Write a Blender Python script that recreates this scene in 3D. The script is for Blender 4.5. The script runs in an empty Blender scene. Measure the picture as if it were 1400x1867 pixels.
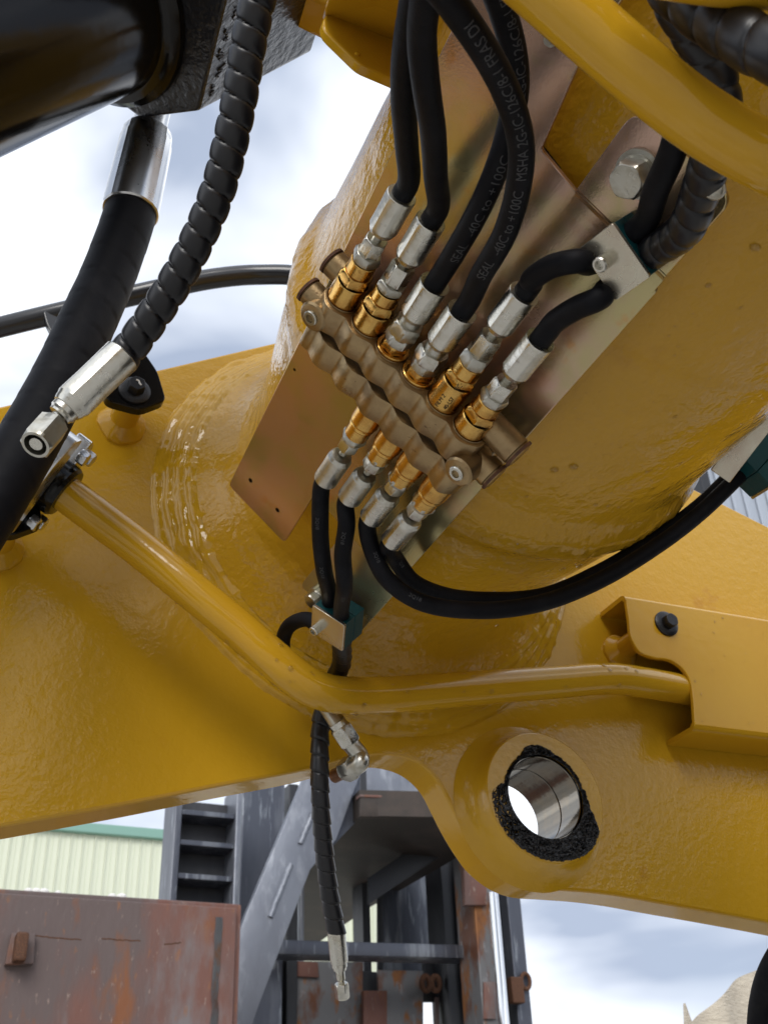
import bpy, bmesh, math, random
import numpy as np
from mathutils import Vector, Matrix, noise
random.seed(7)
S = bpy.context.scene
COL = S.collection
rad = math.radians

# ------------------------------------------------------------------ camera
F = 2010.0; CX, CY = 700.0, 933.5                  # focal length and centre in photo pixels
def nrm(a): a = np.asarray(a, float); return a / np.linalg.norm(a)
Zc = nrm([-130, -3133, F])
Yc = np.array([-1045, 1336, F], float); Yc = Yc / np.linalg.norm(Yc); Yc = nrm(Yc - Zc * (Yc @ Zc))
Xc = np.cross(Yc, Zc)
M = np.array([Xc, Yc, Zc])                         # world = M @ camera(x right, y down, z forward)
cam_d = bpy.data.cameras.new('camera'); cam = bpy.data.objects.new('camera', cam_d); COL.objects.link(cam)
R = Matrix(((M[0,0], -M[0,1], -M[0,2]), (M[1,0], -M[1,1], -M[1,2]), (M[2,0], -M[2,1], -M[2,2])))
cam.matrix_world = R.to_4x4()
cam_d.sensor_fit = 'VERTICAL'; cam_d.sensor_height = 36; cam_d.sensor_width = 27
cam_d.lens = 36 * F / 1867
cam_d.clip_start = 0.02; cam_d.clip_end = 2000
cam_d.dof.use_dof = True; cam_d.dof.focus_distance = 0.88; cam_d.dof.aperture_fstop = 20
S.camera = cam

# ------------------------------------------------------------------ sky and sun
SUN_EL, SUN_AZ = rad(31), rad(-152)                # azimuth measured from +Y towards +X
W = bpy.data.worlds.new("World"); S.world = W; W.use_nodes = True
nt = W.node_tree; nt.nodes.clear()
def N_(t, **k):
    n = nt.nodes.new(t)
    for a, b in k.items(): setattr(n, a, b)
    return n
out = N_('ShaderNodeOutputWorld'); bg = N_('ShaderNodeBackground'); bg.inputs[1].default_value = 0.1
sky = N_('ShaderNodeTexSky'); sky.sky_type = 'NISHITA'; sky.sun_disc = False
sky.sun_elevation = SUN_EL; sky.sun_rotation = SUN_AZ; sky.air_density = 1.0; sky.dust_density = 2.0
tc = N_('ShaderNodeTexCoord')
n1 = N_('ShaderNodeTexNoise'); n1.inputs['Scale'].default_value = 1.9; n1.inputs['Detail'].default_value = 5; n1.inputs['Roughness'].default_value = 0.5
n1.inputs['Distortion'].default_value = 0.4
mp = N_('ShaderNodeMapping'); mp.inputs['Scale'].default_value = (1, 1, 1.7); mp.inputs['Location'].default_value = (8.27, 11.96, 1.94)
n2 = N_('ShaderNodeTexNoise'); n2.inputs['Scale'].default_value = 1.5; n2.inputs['Detail'].default_value = 5
cr = N_('ShaderNodeValToRGB')
cr.color_ramp.elements[0].position = 0.40; cr.color_ramp.elements[0].color = (3.6, 4.2, 5.4, 1)
cr.color_ramp.elements[1].position = 0.62; cr.color_ramp.elements[1].color = (13.5, 13.8, 14.2, 1)
cov = N_('ShaderNodeMapRange'); cov.inputs[1].default_value = 0.30; cov.inputs[2].default_value = 0.48; cov.inputs[3].default_value = 0.72; cov.inputs[4].default_value = 1
mx = N_('ShaderNodeMix', data_type='RGBA')
L = nt.links.new
L(tc.outputs['Generated'], mp.inputs[0]); L(mp.outputs[0], n1.inputs['Vector']); L(mp.outputs[0], n2.inputs['Vector'])
L(n1.outputs[0], cr.inputs[0]); L(n2.outputs[0], cov.inputs[0])
L(cov.outputs[0], mx.inputs[0]); L(sky.outputs[0], mx.inputs[6]); L(cr.outputs[0], mx.inputs[7])
L(mx.outputs[2], bg.inputs[0]); L(bg.outputs[0], out.inputs[0])

sd = bpy.data.lights.new('sun', 'SUN'); sd.energy = 1.4; sd.angle = rad(28); sd.color = (1, 0.96, 0.9)
so = bpy.data.objects.new('sun', sd); COL.objects.link(so)
sdir = Vector((math.sin(SUN_AZ) * math.cos(SUN_EL), math.cos(SUN_AZ) * math.cos(SUN_EL), math.sin(SUN_EL)))
so.rotation_euler = sdir.to_track_quat('Z', 'Y').to_euler(); so.location = sdir * 8

S.render.engine = 'CYCLES'
S.view_settings.view_transform = 'Standard'; S.view_settings.look = 'None'
S.view_settings.gamma = 1; S.view_settings.use_curve_mapping = False
S.view_settings.exposure = 0.47
S.cycles.max_bounces = 8; S.cycles.diffuse_bounces = 4; S.cycles.glossy_bounces = 4; S.cycles.transmission_bounces = 4

# ------------------------------------------------------------------ pixel rays to real places
GROUND = -1.6
def ray(px, py): return M @ np.array([(px - CX) / F, (py - CY) / F, 1.0])
def onY(px, py, y): d = ray(px, py); return d * y / d[1]
def dep(px, py, t): return ray(px, py) * t
def onZ(px, py, z): d = ray(px, py); return d * z / d[2]
AX = np.array([.4845, 0, .7474])                    # axis of the cross tube (runs along Y)
A44 = rad(44)
U = np.array([math.cos(A44), 0, -math.sin(A44)])    # across the tube, in the bracket plane
NN = np.array([-math.sin(A44), 0, -math.cos(A44)])  # out of the bracket plane, towards the viewer
EY = np.array([0., 1., 0.])
def P(u, y, o): return AX + U * u + NN * o + EY * y
def onN(px, py, o): d = ray(px, py); return d * ((o + NN @ AX) / (NN @ d))
def onPlane(px, py, p0, n): d = ray(px, py); return d * ((np.asarray(p0) @ n) / (d @ n))

# ------------------------------------------------------------------ materials
def mat(name, base, metallic=0, rough=0.5, coat=0, coat_rough=0.1, spec=0.5, var=None, bump=(), rvar=0.0, trans=0, ior=1.45, stretch=None):
    """var = list of (scale, lo, hi, color) noise-masked colour layers; bump = list of (scale, distance, detail)"""
    m = bpy.data.materials.new(name); m.use_nodes = True; t = m.node_tree; b = t.nodes['Principled BSDF']
    b.inputs['Base Color'].default_value = (*base, 1); b.inputs['Metallic'].default_value = metallic
    b.inputs['Roughness'].default_value = rough; b.inputs['Coat Weight'].default_value = coat
    b.inputs['Coat Roughness'].default_value = coat_rough; b.inputs['Specular IOR Level'].default_value = spec
    b.inputs['Transmission Weight'].default_value = trans; b.inputs['IOR'].default_value = ior
    co = t.nodes.new('ShaderNodeTexCoord'); vec = co.outputs['Object']
    if stretch:
        mpn = t.nodes.new('ShaderNodeMapping'); mpn.inputs['Scale'].default_value = stretch
        t.links.new(vec, mpn.inputs[0]); vec = mpn.outputs[0]
    def noi(sc, det=4, ro=0.55):
        n = t.nodes.new('ShaderNodeTexNoise'); n.inputs['Scale'].default_value = sc; n.inputs['Detail'].default_value = det
        n.inputs['Roughness'].default_value = ro; t.links.new(vec, n.inputs['Vector']); return n
    cur = None
    for i, (sc, lo, hi, c) in enumerate(var or ()):
        n = noi(sc, 6, 0.6)
        mr = t.nodes.new('ShaderNodeMapRange'); mr.inputs[1].default_value = lo; mr.inputs[2].default_value = hi
        t.links.new(n.outputs[0], mr.inputs[0])
        mxx = t.nodes.new('ShaderNodeMix'); mxx.data_type = 'RGBA'; t.links.new(mr.outputs[0], mxx.inputs[0])
        if cur is None: mxx.inputs[6].default_value = (*base, 1)
        else: t.links.new(cur, mxx.inputs[6])
        mxx.inputs[7].default_value = (*c, 1); cur = mxx.outputs[2]
    if cur is not None: t.links.new(cur, b.inputs['Base Color'])
    if rvar:
        n = noi(14, 6, 0.65); mr = t.nodes.new('ShaderNodeMapRange'); mr.inputs[1].default_value = 0.3; mr.inputs[2].default_value = 0.7
        mr.inputs[3].default_value = max(0.02, rough - rvar); mr.inputs[4].default_value = rough + rvar
        t.links.new(n.outputs[0], mr.inputs[0]); t.links.new(mr.outputs[0], b.inputs['Roughness'])
    prev = None
    for sc, dist, det in bump:
        n = noi(sc, det); bn = t.nodes.new('ShaderNodeBump'); bn.inputs['Distance'].default_value = dist; bn.inputs['Strength'].default_value = 1
        t.links.new(n.outputs[0], bn.inputs['Height'])
        if prev: t.links.new(prev, bn.inputs['Normal'])
        prev = bn.outputs[0]
    if prev: 
        t.links.new(prev, b.inputs['Normal'])
        if coat: t.links.new(prev, b.inputs['Coat Normal'])
    return m

YB = (.50, .278, .013)
m_plate = mat('yellow_paint_orange_peel', YB, rough=.17, var=[(3, .35, .7, (.53, .296, .015)), (45, .70, .8, (.40, .20, .01)), (9, .66, .72, (.46, .235, .012))], bump=[(95, .00062, 2), (300, .00016, 2)], rvar=.06)
m_tube = mat('yellow_paint_cast', (.47, .256, .013), rough=.14, var=[(6, .35, .7, (.53, .28, .014)), (60, .67, .78, (.34, .165, .01)), (14, .60, .74, (.43, .215, .011))], bump=[(44, .0030, 3), (190, .0007, 2)], stretch=(1, .7, 1), rvar=.06)
m_weld = mat('yellow_paint_weld', (.50, .277, .014), rough=.09, bump=[(110, .0004, 2)])
m_pipe = mat('yellow_paint_smooth', (.50, .277, .014), rough=.10, var=[(90, .72, .80, (.30, .15, .015)), (7, .4, .7, (.48, .25, .012))], bump=[(60, .00022, 2)])
m_edge = m_pipe
m_rust_ring = mat('rusty_steel', (.075, .033, .018), rough=.7, metallic=.2, var=[(200, .45, .65, (.15, .065, .03))], bump=[(400, .0006, 4)])
m_zinc = mat('yellow_passivated_zinc', (.47, .40, .20), metallic=.85, rough=.22, rvar=.06, var=[(11, .54, .68, (.48, .29, .15)), (7, .44, .58, (.55, .37, .285)), (17, .54, .68, (.42, .36, .17)), (40, .62, .76, (.52, .27, .10))], bump=[(700, .00006, 2)])
m_zinc_green = mat('green_passivated_zinc', (.46, .44, .26), metallic=.85, rough=.3, rvar=.06, var=[(16, .4, .65, (.42, .34, .22)), (22, .5, .7, (.42, .33, .30))], bump=[(700, .00006, 2)])
m_zinc_pale = mat('pale_zinc_plate', (.56, .52, .42), metallic=.9, rough=.27, rvar=.06, var=[(24, .42, .65, (.48, .41, .33))], bump=[(500, .00008, 2)])
m_silver = mat('bright_zinc_fitting', (.58, .565, .51), metallic=1, rough=.28, rvar=.07, var=[(55, .50, .70, (.46, .43, .35)), (150, .62, .75, (.34, .31, .26))], bump=[(220, .00022, 2)])
m_silver2 = mat('dull_zinc_fitting', (.50, .49, .44), metallic=1, rough=.36, rvar=.08, var=[(80, .48, .68, (.38, .355, .29))], bump=[(200, .0003, 2)])
m_brass = mat('brass', (.66, .41, .12), metallic=1, rough=.22, rvar=.07, var=[(70, .45, .7, (.47, .24, .06)), (150, .6, .75, (.34, .18, .05))], bump=[(500, .00012, 3)])
m_bronze = mat('bronze_cast_coupling', (.34, .24, .125), metallic=.9, rough=.33, rvar=.08, var=[(60, .45, .7, (.26, .175, .09)), (25, .5, .7, (.42, .30, .15)), (180, .64, .74, (.14, .08, .04))], bump=[(380, .00022, 3)])
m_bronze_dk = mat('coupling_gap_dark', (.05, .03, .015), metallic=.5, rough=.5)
m_rubber = mat('black_rubber_hose', (.0045, .0047, .0065), rough=.55, spec=.15, var=[(30, .5, .75, (.011, .011, .014)), (9, .62, .75, (.016, .015, .015))], bump=[(1400, .00025, 2)])
m_spiral = mat('black_plastic_spiral', (.006, .006, .008), rough=.36, spec=.50, rvar=.05)
m_black = mat('black_gloss_paint', (.005, .0045, .004), rough=.16, spec=.34, var=[(90, .68, .75, (.02, .017, .012))], bump=[(25, .0004, 2)])
m_blackcast = mat('black_rough_cast', (.012, .012, .014), rough=.30, spec=.5, bump=[(75, .0032, 4)], stretch=(1, 1, .35))
m_blackrail = mat('black_rail_paint', (.012, .012, .014), rough=.28, coat=.3)
m_blacksteel = mat('black_oxide_bolt', (.015, .015, .017), rough=.35, metallic=.3, bump=[(500, .0003, 2)])
m_teal = mat('teal_plastic_clamp', (.004, .046, .052), rough=.42, spec=.3, bump=[(300, .0002, 2)], var=[(60, .5, .75, (.006, .065, .07))])
m_bore = mat('machined_steel_bore', (.19, .175, .15), metallic=1, rough=.13, var=[(40, .45, .65, (.22, .19, .15))], bump=[(60, .0002, 3)])
m_grease = mat('black_grease', (.007, .007, .008), rough=.16, spec=.6, bump=[(240, .003, 3)])
m_print = mat('white_hose_print', (.055, .055, .058), rough=.7)
m_chalk = mat('white_paint_mark', (.75, .72, .66), rough=.7)
m_water = mat('water', (1, 1, 1), rough=.02, trans=1, ior=1.33)
m_flange = mat('bright_flange_steel', (.62, .63, .64), metallic=1, rough=.27, rvar=.06, var=[(18, .5, .72, (.50, .50, .49))], bump=[(30, .0003, 2)])
m_rust = mat('rusted_plate', (.16, .075, .058), rough=.72, var=[(2.6, .44, .58, (.115, .085, .08)), (7, .56, .68, (.20, .078, .035)), (3.3, .56, .66, (.17, .15, .15)), (26, .62, .72, (.25, .105, .042)), (60, .62, .70, (.26, .19, .16))], bump=[(40, .003, 4)], stretch=(1, 1, .35), rvar=.1)
m_rust2 = mat('rust_grey_plate', (.16, .16, .165), rough=.55, metallic=.3, var=[(4, .50, .58, (.14, .058, .032)), (10, .54, .62, (.24, .10, .035)), (24, .6, .7, (.25, .25, .26))], bump=[(50, .002, 4)], stretch=(1, 1, .5))
m_steel = mat('blue_grey_mill_steel', (.08, .088, .11), rough=.42, metallic=.5, var=[(10, .52, .62, (.21, .225, .25)), (2, .4, .65, (.07, .075, .095)), (26, .58, .68, (.26, .28, .31))], bump=[(60, .0012, 3)], stretch=(1, 1, .14), rvar=.1)
m_steel_lt = mat('light_mill_steel', (.20, .215, .25), rough=.45, metallic=.45, var=[(14, .52, .68, (.34, .36, .40)), (3, .4, .65, (.15, .16, .19))], bump=[(60, .0012, 3)], stretch=(1, 1, .4), rvar=.1)
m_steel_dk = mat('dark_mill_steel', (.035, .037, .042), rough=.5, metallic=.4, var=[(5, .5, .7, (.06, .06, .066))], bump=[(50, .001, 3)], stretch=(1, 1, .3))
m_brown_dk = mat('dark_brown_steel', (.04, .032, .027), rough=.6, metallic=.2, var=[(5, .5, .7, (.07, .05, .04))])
m_chrome = mat('chrome_rod', (.78, .79, .8), metallic=1, rough=.12)
m_shed = mat('pale_green_cladding', (.66, .69, .55), rough=.5, var=[(1.2, .4, .7, (.62, .65, .52)), (.5, .5, .7, (.63, .66, .50)), (3, .6, .75, (.50, .54, .44))], stretch=(1, 1, .2))
m_shed_trim = mat('teal_green_flashing', (.20, .36, .30), rough=.5)
m_clad2 = mat('grey_blue_cladding', (.42, .46, .52), rough=.45, metallic=.2, var=[(2, .4, .7, (.36, .40, .46))], stretch=(4, 1, .1))
m_tarp = mat('cream_woven_fabric', (.62, .56, .46), rough=.8, bump=[(150, .0035, 2), (4, .006, 2)], var=[(6, .4, .7, (.55, .49, .40)), (90, .45, .6, (.50, .445, .36))], stretch=(.45, .45, 2.2))
m_ground = mat('grey_gravel_yard', (.47, .45, .41), rough=.9, var=[(.5, .46, .56, (.31, .30, .28)), (1.7, .50, .60, (.60, .58, .54)), (6, .52, .62, (.30, .285, .26))], bump=[(25, .02, 5)])
m_white = mat('white_fluff', (.75, .73, .7), rough=.8)
m_copper = mat('browned_copper_tube', (.20, .085, .03), metallic=.6, rough=.35, var=[(80, .45, .65, (.12, .05, .02))])

# ------------------------------------------------------------------ mesh helpers
def V(p): return Vector((float(p[0]), float(p[1]), float(p[2])))
def spline(ctrl, per=14):
    c = [np.asarray(p, float) for p in ctrl]
    c = [2 * c[0] - c[1]] + c + [2 * c[-1] - c[-2]]
    o = []
    for i in range(1, len(c) - 2):
        p0, p1, p2, p3 = c[i-1:i+3]
        d = [max(1e-6, np.linalg.norm(b - a) ** .5) for a, b in ((p0, p1), (p1, p2), (p2, p3))]
        t0, t1 = 0, d[0]; t2 = t1 + d[1]; t3 = t2 + d[2]
        for k in range(per):
            t = t1 + (t2 - t1) * k / per
            a1 = (t1-t)/(t1-t0)*p0 + (t-t0)/(t1-t0)*p1; a2 = (t2-t)/(t2-t1)*p1 + (t-t1)/(t2-t1)*p2; a3 = (t3-t)/(t3-t2)*p2 + (t-t2)/(t3-t2)*p3
            b1 = (t2-t)/(t2-t0)*a1 + (t-t0)/(t2-t0)*a2; b2 = (t3-t)/(t3-t1)*a2 + (t-t1)/(t3-t1)*a3
            o.append((t2-t)/(t2-t1)*b1 + (t-t1)/(t2-t1)*b2)
    o.append(c[-2]); return np.array(o)
def resample(pts, step):
    pts = np.asarray(pts); s = np.r_[0, np.cumsum(np.linalg.norm(np.diff(pts, axis=0), axis=1))]
    n = max(2, int(round(s[-1] / step)) + 1); q = np.linspace(0, s[-1], n)
    return np.c_[[np.interp(q, s, pts[:, k]) for k in range(3)]].T, q
def frames(pts):
    t = np.gradient(pts, axis=0); t /= np.linalg.norm(t, axis=1)[:, None]
    a = np.cross(t[0], [0.31, 0.2, 0.93]); a /= np.linalg.norm(a); nn = [a]
    for i in range(1, len(t)):
        a = nn[-1] - t[i] * (nn[-1] @ t[i]); nn.append(a / np.linalg.norm(a))
    nn = np.array(nn); return t, nn, np.cross(t, nn)
def sweep(bm, pts, r, seg=20, cap=True, rfun=None):
    """tube along pts; rfun(i, s, theta) may return the radius"""
    pts = np.asarray(pts, float); t, a, b = frames(pts)
    s = np.r_[0, np.cumsum(np.linalg.norm(np.diff(pts, axis=0), axis=1))]
    rr = r if hasattr(r, '__len__') else [r] * len(pts)
    rings = []
    for i, p in enumerate(pts):
        ring = []
        for k in range(seg):
            th = 2 * math.pi * k / seg
            q = rr[i] if rfun is None else rfun(i, s[i], th)
            ring.append(bm.verts.new(V(p + (a[i] * math.cos(th) + b[i] * math.sin(th)) * q)))
        rings.append(ring)
    for i in range(len(rings) - 1):
        for k in range(seg):
            bm.faces.new((rings[i][k], rings[i][(k+1) % seg], rings[i+1][(k+1) % seg], rings[i+1][k]))
    if cap: bm.faces.new(rings[0][::-1]); bm.faces.new(rings[-1])
    return rings
def basis(ax, hint=(0.2, 0.1, 0.97)):
    ax = nrm(ax); h = np.asarray(hint, float)
    if abs(nrm(h) @ ax) > .98: h = np.array([1., 0, 0])
    a = nrm(h - ax * (h @ ax)); return ax, a, np.cross(ax, a)
def lathe(bm, o, ax, prof, seg=32, hint=(0.2, 0.1, 0.97), rf=None, rot=0.0, cap=True):
    """prof = [(distance along axis, radius)]; rf(theta, j) multiplies the radius"""
    ax, a, b = basis(ax, hint); o = np.asarray(o, float); rings = []
    for j, (t, r) in enumerate(prof):
        ring = []
        for k in range(seg):
            th = 2 * math.pi * k / seg + rot
            q = r * (rf(th - rot, j) if rf else 1)
            ring.append(bm.verts.new(V(o + ax * t + (a * math.cos(th) + b * math.sin(th)) * q)))
        rings.append(ring)
    for i in range(len(rings) - 1):
        for k in range(seg):
            bm.faces.new((rings[i][k], rings[i][(k+1) % seg], rings[i+1][(k+1) % seg], rings[i+1][k]))
    if cap: bm.faces.new(rings[0][::-1]); bm.faces.new(rings[-1])
    return rings
def hexnut(bm, o, ax, t0, t1, r, rot=0.0, hint=(0.2, 0.1, 0.97)):
    """hexagon with chamfered ends: the chamfer cone meets the corners, as on a turned nut"""
    ch = min(.18 * r, (t1 - t0) * .3)
    hx = lambda th, j: 1.0 / math.cos((th % (math.pi / 3)) - math.pi / 6) * math.cos(math.pi / 6)
    lathe(bm, o, ax, [(t0, r * .84), (t0 + ch * .15, r * .88), (t0 + ch, r), (t1 - ch, r), (t1 - ch * .15, r * .88), (t1, r * .84)], 48, hint,
          lambda th, j: hx(th, j) if j in (2, 3) else min(1.0, hx(th, j) * 1.1), rot)
def box(bm, o, e1, e2, e3, x, y, z, bev=0.0):
    """box at o spanned by unit axes over ranges x, y, z"""
    o = np.asarray(o, float); e = [np.asarray(k, float) for k in (e1, e2, e3)]
    vs = [bm.verts.new(V(o + e[0]*a + e[1]*b + e[2]*c)) for c in z for b in y for a in x]
    fs = [(0,2,3,1), (4,5,7,6), (0,1,5,4), (2,6,7,3), (1,3,7,5), (0,4,6,2)]
    new = [bm.faces.new([vs[i] for i in f]) for f in fs]
    if bev:
        es = list({ed for f in new for ed in f.edges})
        bmesh.ops.bevel(bm, geom=es, offset=bev, segments=2, profile=.5, affect='EDGES')
def offs(poly, d):
    """inset a closed 2D outline by d (positive = inwards for a counter-clockwise outline)"""
    n = len(poly); o = []
    for i in range(n):
        p, q, r_ = np.array(poly[i-1]), np.array(poly[i]), np.array(poly[(i+1) % n])
        e1 = q - p; e2 = r_ - q
        n1_ = np.array([-e1[1], e1[0]]) / (np.linalg.norm(e1) + 1e-9); n2_ = np.array([-e2[1], e2[0]]) / (np.linalg.norm(e2) + 1e-9)
        m_ = n1_ + n2_; l = np.linalg.norm(m_); m_ = m_ / (l + 1e-9); c = max(.45, m_ @ n1_)
        o.append(q + m_ * d / c)
    return o
def prism(bm, poly, o, ea, eb, ec, c0, c1, bev=0.0, holes=(), back=True):
    """closed 2D outline in the (ea, eb) plane, from c0 (front) to c1 along ec, front and back edges rounded"""
    o = np.asarray(o, float); ea, eb, ec = (np.asarray(k, float) for k in (ea, eb, ec))
    area = sum(poly[i-1][0]*poly[i][1] - poly[i][0]*poly[i-1][1] for i in range(len(poly)))
    if area < 0: poly = poly[::-1]
    sg = 1 if c1 > c0 else -1
    lev = [(0, c0, 0)] if not bev else [(bev, c0, 0), (bev*.3, c0 + sg*bev*.3, 0), (0, c0 + sg*bev, 0)]
    lev += [(0, c1, 0)] if not bev else [(0, c1 - sg*bev, 0), (bev*.3, c1 - sg*bev*.3, 0), (bev, c1, 0)]
    rings = []
    for ins, c, _ in lev:
        pl = offs(poly, ins) if ins else poly
        rings.append([bm.verts.new(V(o + ea*p[0] + eb*p[1] + ec*c)) for p in pl])
    n = len(poly)
    for i in range(len(rings) - 1):
        for k in range(n):
            bm.faces.new((rings[i][k], rings[i][(k+1) % n], rings[i+1][(k+1) % n], rings[i+1][k]))
    for ring, c in ((rings[0], c0), (rings[-1], c1)):
        es = [bm.edges.get((ring[k], ring[(k+1) % n])) for k in range(n)]
        for h in holes:
            hv = [bm.verts.new(V(o + ea*p[0] + eb*p[1] + ec*c)) for p in h]
            es += [bm.edges.new((hv[k], hv[(k+1) % len(hv)])) for k in range(len(hv))]
        bmesh.ops.triangle_fill(bm, use_beauty=True, use_dissolve=False, edges=es)
def rounded(poly, r, seg=5):
    """round every corner of an outline; r one number or one per corner"""
    n = len(poly); o = []
    for i in range(n):
        p, q, s_ = np.array(poly[i-1], float), np.array(poly[i], float), np.array(poly[(i+1) % n], float)
        rr = r[i] if hasattr(r, '__len__') else r
        a = (p - q) / np.linalg.norm(p - q); b = (s_ - q) / np.linalg.norm(s_ - q)
        rr = min(rr, .45*np.linalg.norm(p - q), .45*np.linalg.norm(s_ - q))
        if rr < 1e-6: o.append(tuple(q)); continue
        for k in range(seg + 1):
            t = k / seg; o.append(tuple((q + a*rr)*(1-t)**2 + q*2*t*(1-t) + (q + b*rr)*t*t))
    return o
def sph(bm, o, r, e=None, sc=(1, 1, 1), seg=10, rings=6):
    e = e or (np.array([1., 0, 0]), np.array([0, 1., 0]), np.array([0, 0, 1.])); o = np.asarray(o, float)
    rows = []
    for j in range(1, rings):
        ph = math.pi * j / rings
        rows.append([bm.verts.new(V(o + r*(e[0]*sc[0]*math.sin(ph)*math.cos(2*math.pi*k/seg) + e[1]*sc[1]*math.sin(ph)*math.sin(2*math.pi*k/seg) + e[2]*sc[2]*math.cos(ph)))) for k in range(seg)])
    top = bm.verts.new(V(o + e[2]*r*sc[2])); bot = bm.verts.new(V(o - e[2]*r*sc[2]))
    for k in range(seg):
        bm.faces.new((top, rows[0][k], rows[0][(k+1) % seg])); bm.faces.new((bot, rows[-1][(k+1) % seg], rows[-1][k]))
        for j in range(len(rows) - 1): bm.faces.new((rows[j][k], rows[j+1][k], rows[j+1][(k+1) % seg], rows[j][(k+1) % seg]))
def link(name, me, m, parent=None, label=None):
    o = bpy.data.objects.new(name, me); COL.objects.link(o)
    if m: me.materials.append(m)
    if parent is not None:
        o.parent = parent; o.matrix_parent_inverse = Matrix.Translation(parent['_loc']).inverted() if '_loc' in parent else Matrix()
    if label: o['label'] = label
    return o
def obj(name, bm, m, parent=None, smooth=True, angle=21, label=None):
    bmesh.ops.recalc_face_normals(bm, faces=bm.faces[:])
    me = bpy.data.meshes.new(name); bm.to_mesh(me); bm.free()
    if smooth:
        me.shade_smooth()
        me.set_sharp_from_angle(angle=rad(angle))
    return link(name, me, m, parent, label)
def thing(name, label, cat, loc=(0, 0, 0), group=None):
    o = bpy.data.objects.new(name, None); COL.objects.link(o); o.location = V(loc); o.empty_display_size = .05
    o['_loc'] = [float(x) for x in loc]; o['label'] = label; o['category'] = cat
    if group: o['group'] = group
    return o
def tag(o, label, cat, group=None):
    o['label'] = label; o['category'] = cat
    if group: o['group'] = group
    return o
B = bmesh.new

# ------------------------------------------------------------------ ground
bm = B(); g = 400
box(bm, (0, 0, GROUND - .3), (1,0,0), (0,1,0), (0,0,1), (-g, g), (-g, g), (0, .3))
o = obj('ground', bm, m_ground); o['kind'] = 'structure'

# ================================================================== LIFT ARM (plate, cross tube, boss)
YP = 1.09; YB_ = 1.14
arm = thing('lift_arm', 'large yellow steel lift arm plate with fat cross tube welded to it', 'machine arm', (.4845, YP, .3))
low = [(-.9, -.06), (0, .299), (.09, .324), (.211, .358), (.3, .385), (.402, .415), (.441, .430), (.475, .4395), (.504, .442), (.532, .436), (.554, .419), (.567, .396),
       (.578, .375), (.593, .351), (.608, .332), (.627, .318), (.645, .310), (.666, .306), (.70, .306), (.744, .306), (.788, .304), (.833, .300), (.991, .286), (2.2, .16)]
low3 = spline([(x, 0, z) for x, z in low], 5)
outline = [(p[0], p[2]) for p in low3] + [(2.2, .58), (1.16, .889), (1.025, .929), (.86, 1.0), (.72, 1.07), (.6, 1.1), (.5, 1.085), (.348, 1.009), (.019, .807), (-.9, .243)]
HC = (.671, .3985); HR = .0469
hole = [(HC[0] + .052*math.cos(2*math.pi*k/40), HC[1] + .052*math.sin(2*math.pi*k/40)) for k in range(40)]
bm = B(); prism(bm, outline, (0, 0, 0), (1,0,0), (0,0,1), (0,1,0), YP, YB_, .0035, [hole])
ap = obj('arm_plate', bm, m_plate, arm, angle=17); ap.data.materials.append(m_pipe)
for f_ in ap.data.polygons:
    if abs(f_.normal.y) < .97: f_.material_index = 1            # flame-cut rim of the plate: smoother paint

# unseen twin arm plate added behind the viewer for its shade and reflection
shade_arm = thing('lift_arm', 'unseen twin yellow lift arm plate added behind the viewer to shade and reflect', 'machine arm', (.4845, -.80, .3))
bm = B(); prism(bm, outline, (0, 0, 0), (1,0,0), (0,0,1), (0,1,0), -.85, -.80, .0035); obj('arm_plate', bm, m_plate, shade_arm, angle=20)

# added unseen dark block standing in for the machine front, shades the right side
shade_blk = thing('shade_block', 'unseen dark block added at the right for shade, in place of the machine front', 'shade_block', (2.6, -.4, GROUND))
bm = B(); box(bm, (0,0,0), (1,0,0), (0,1,0), (0,0,1), (2.05, 3.4), (-1.9, .75), (GROUND + .35, .95), .04); obj('shade_box', bm, m_black, shade_blk)
bm = B(); box(bm, (0,0,0), (1,0,0), (0,1,0), (0,0,1), (2.3, 3.2), (-1.6, .5), (GROUND, GROUND + .349), .02); obj('shade_foot', bm, m_black, shade_blk)

# cross tube: turned profile with weld steps, waviness and the trumpet flare into the plate
prof = [(-.798, .2225), (.2, .2225), (.40, .2225), (.47, .2228), (.487, .2235), (.493, .2255), (.50, .2250), (.6, .2248), (.69, .2255), (.70, .2268), (.712, .2325), (.722, .2365), (.735, .2372), (.748, .2355), (.757, .2310), (.768, .2275),
        (.80, .2235), (.84, .2170), (.88, .2105), (.91, .2055), (.94, .2005), (.965, .1990), (.985, .2010), (1.003, .2062), (1.02, .2150), (1.033, .2235), (1.043, .2325), (1.050, .2400)]
ys = np.array([p[0] for p in prof]); rs = np.array([p[1] for p in prof])
yy = np.unique(np.r_[np.linspace(-.798, .2, 8), np.linspace(.2, .44, 20), np.linspace(.44, 1.050, 150)])
SEG = 256
bm = B(); rings = []
for y in yy:
    r0 = float(np.interp(y, ys, rs)); ring = []
    for k in range(SEG):
        th = 2*math.pi*k/SEG; ct, st = math.cos(th), math.sin(th)
        p = Vector((ct*3.2, y*11, st*3.2))
        n_ = noise.noise(p) * .0007 + noise.noise(Vector((ct*14, y*60, st*14))) * .00035
        wl = math.exp(-((y - .733)/.016)**2)
        n_ += wl * (noise.noise(Vector((ct*30, y*20, st*30))) * .0028 + noise.noise(Vector((ct*75, y*120, st*75))) * .0014)
        rr = r0 + n_
        ring.append(bm.verts.new((AX[0] + rr*ct, y, AX[2] + rr*st)))
    rings.append(ring)
for i in range(len(rings) - 1):
    for k in range(SEG): bm.faces.new((rings[i][k], rings[i][(k+1) % SEG], rings[i+1][(k+1) % SEG], rings[i+1][k]))
obj('cross_tube', bm, m_tube, arm, angle=80)
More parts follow.
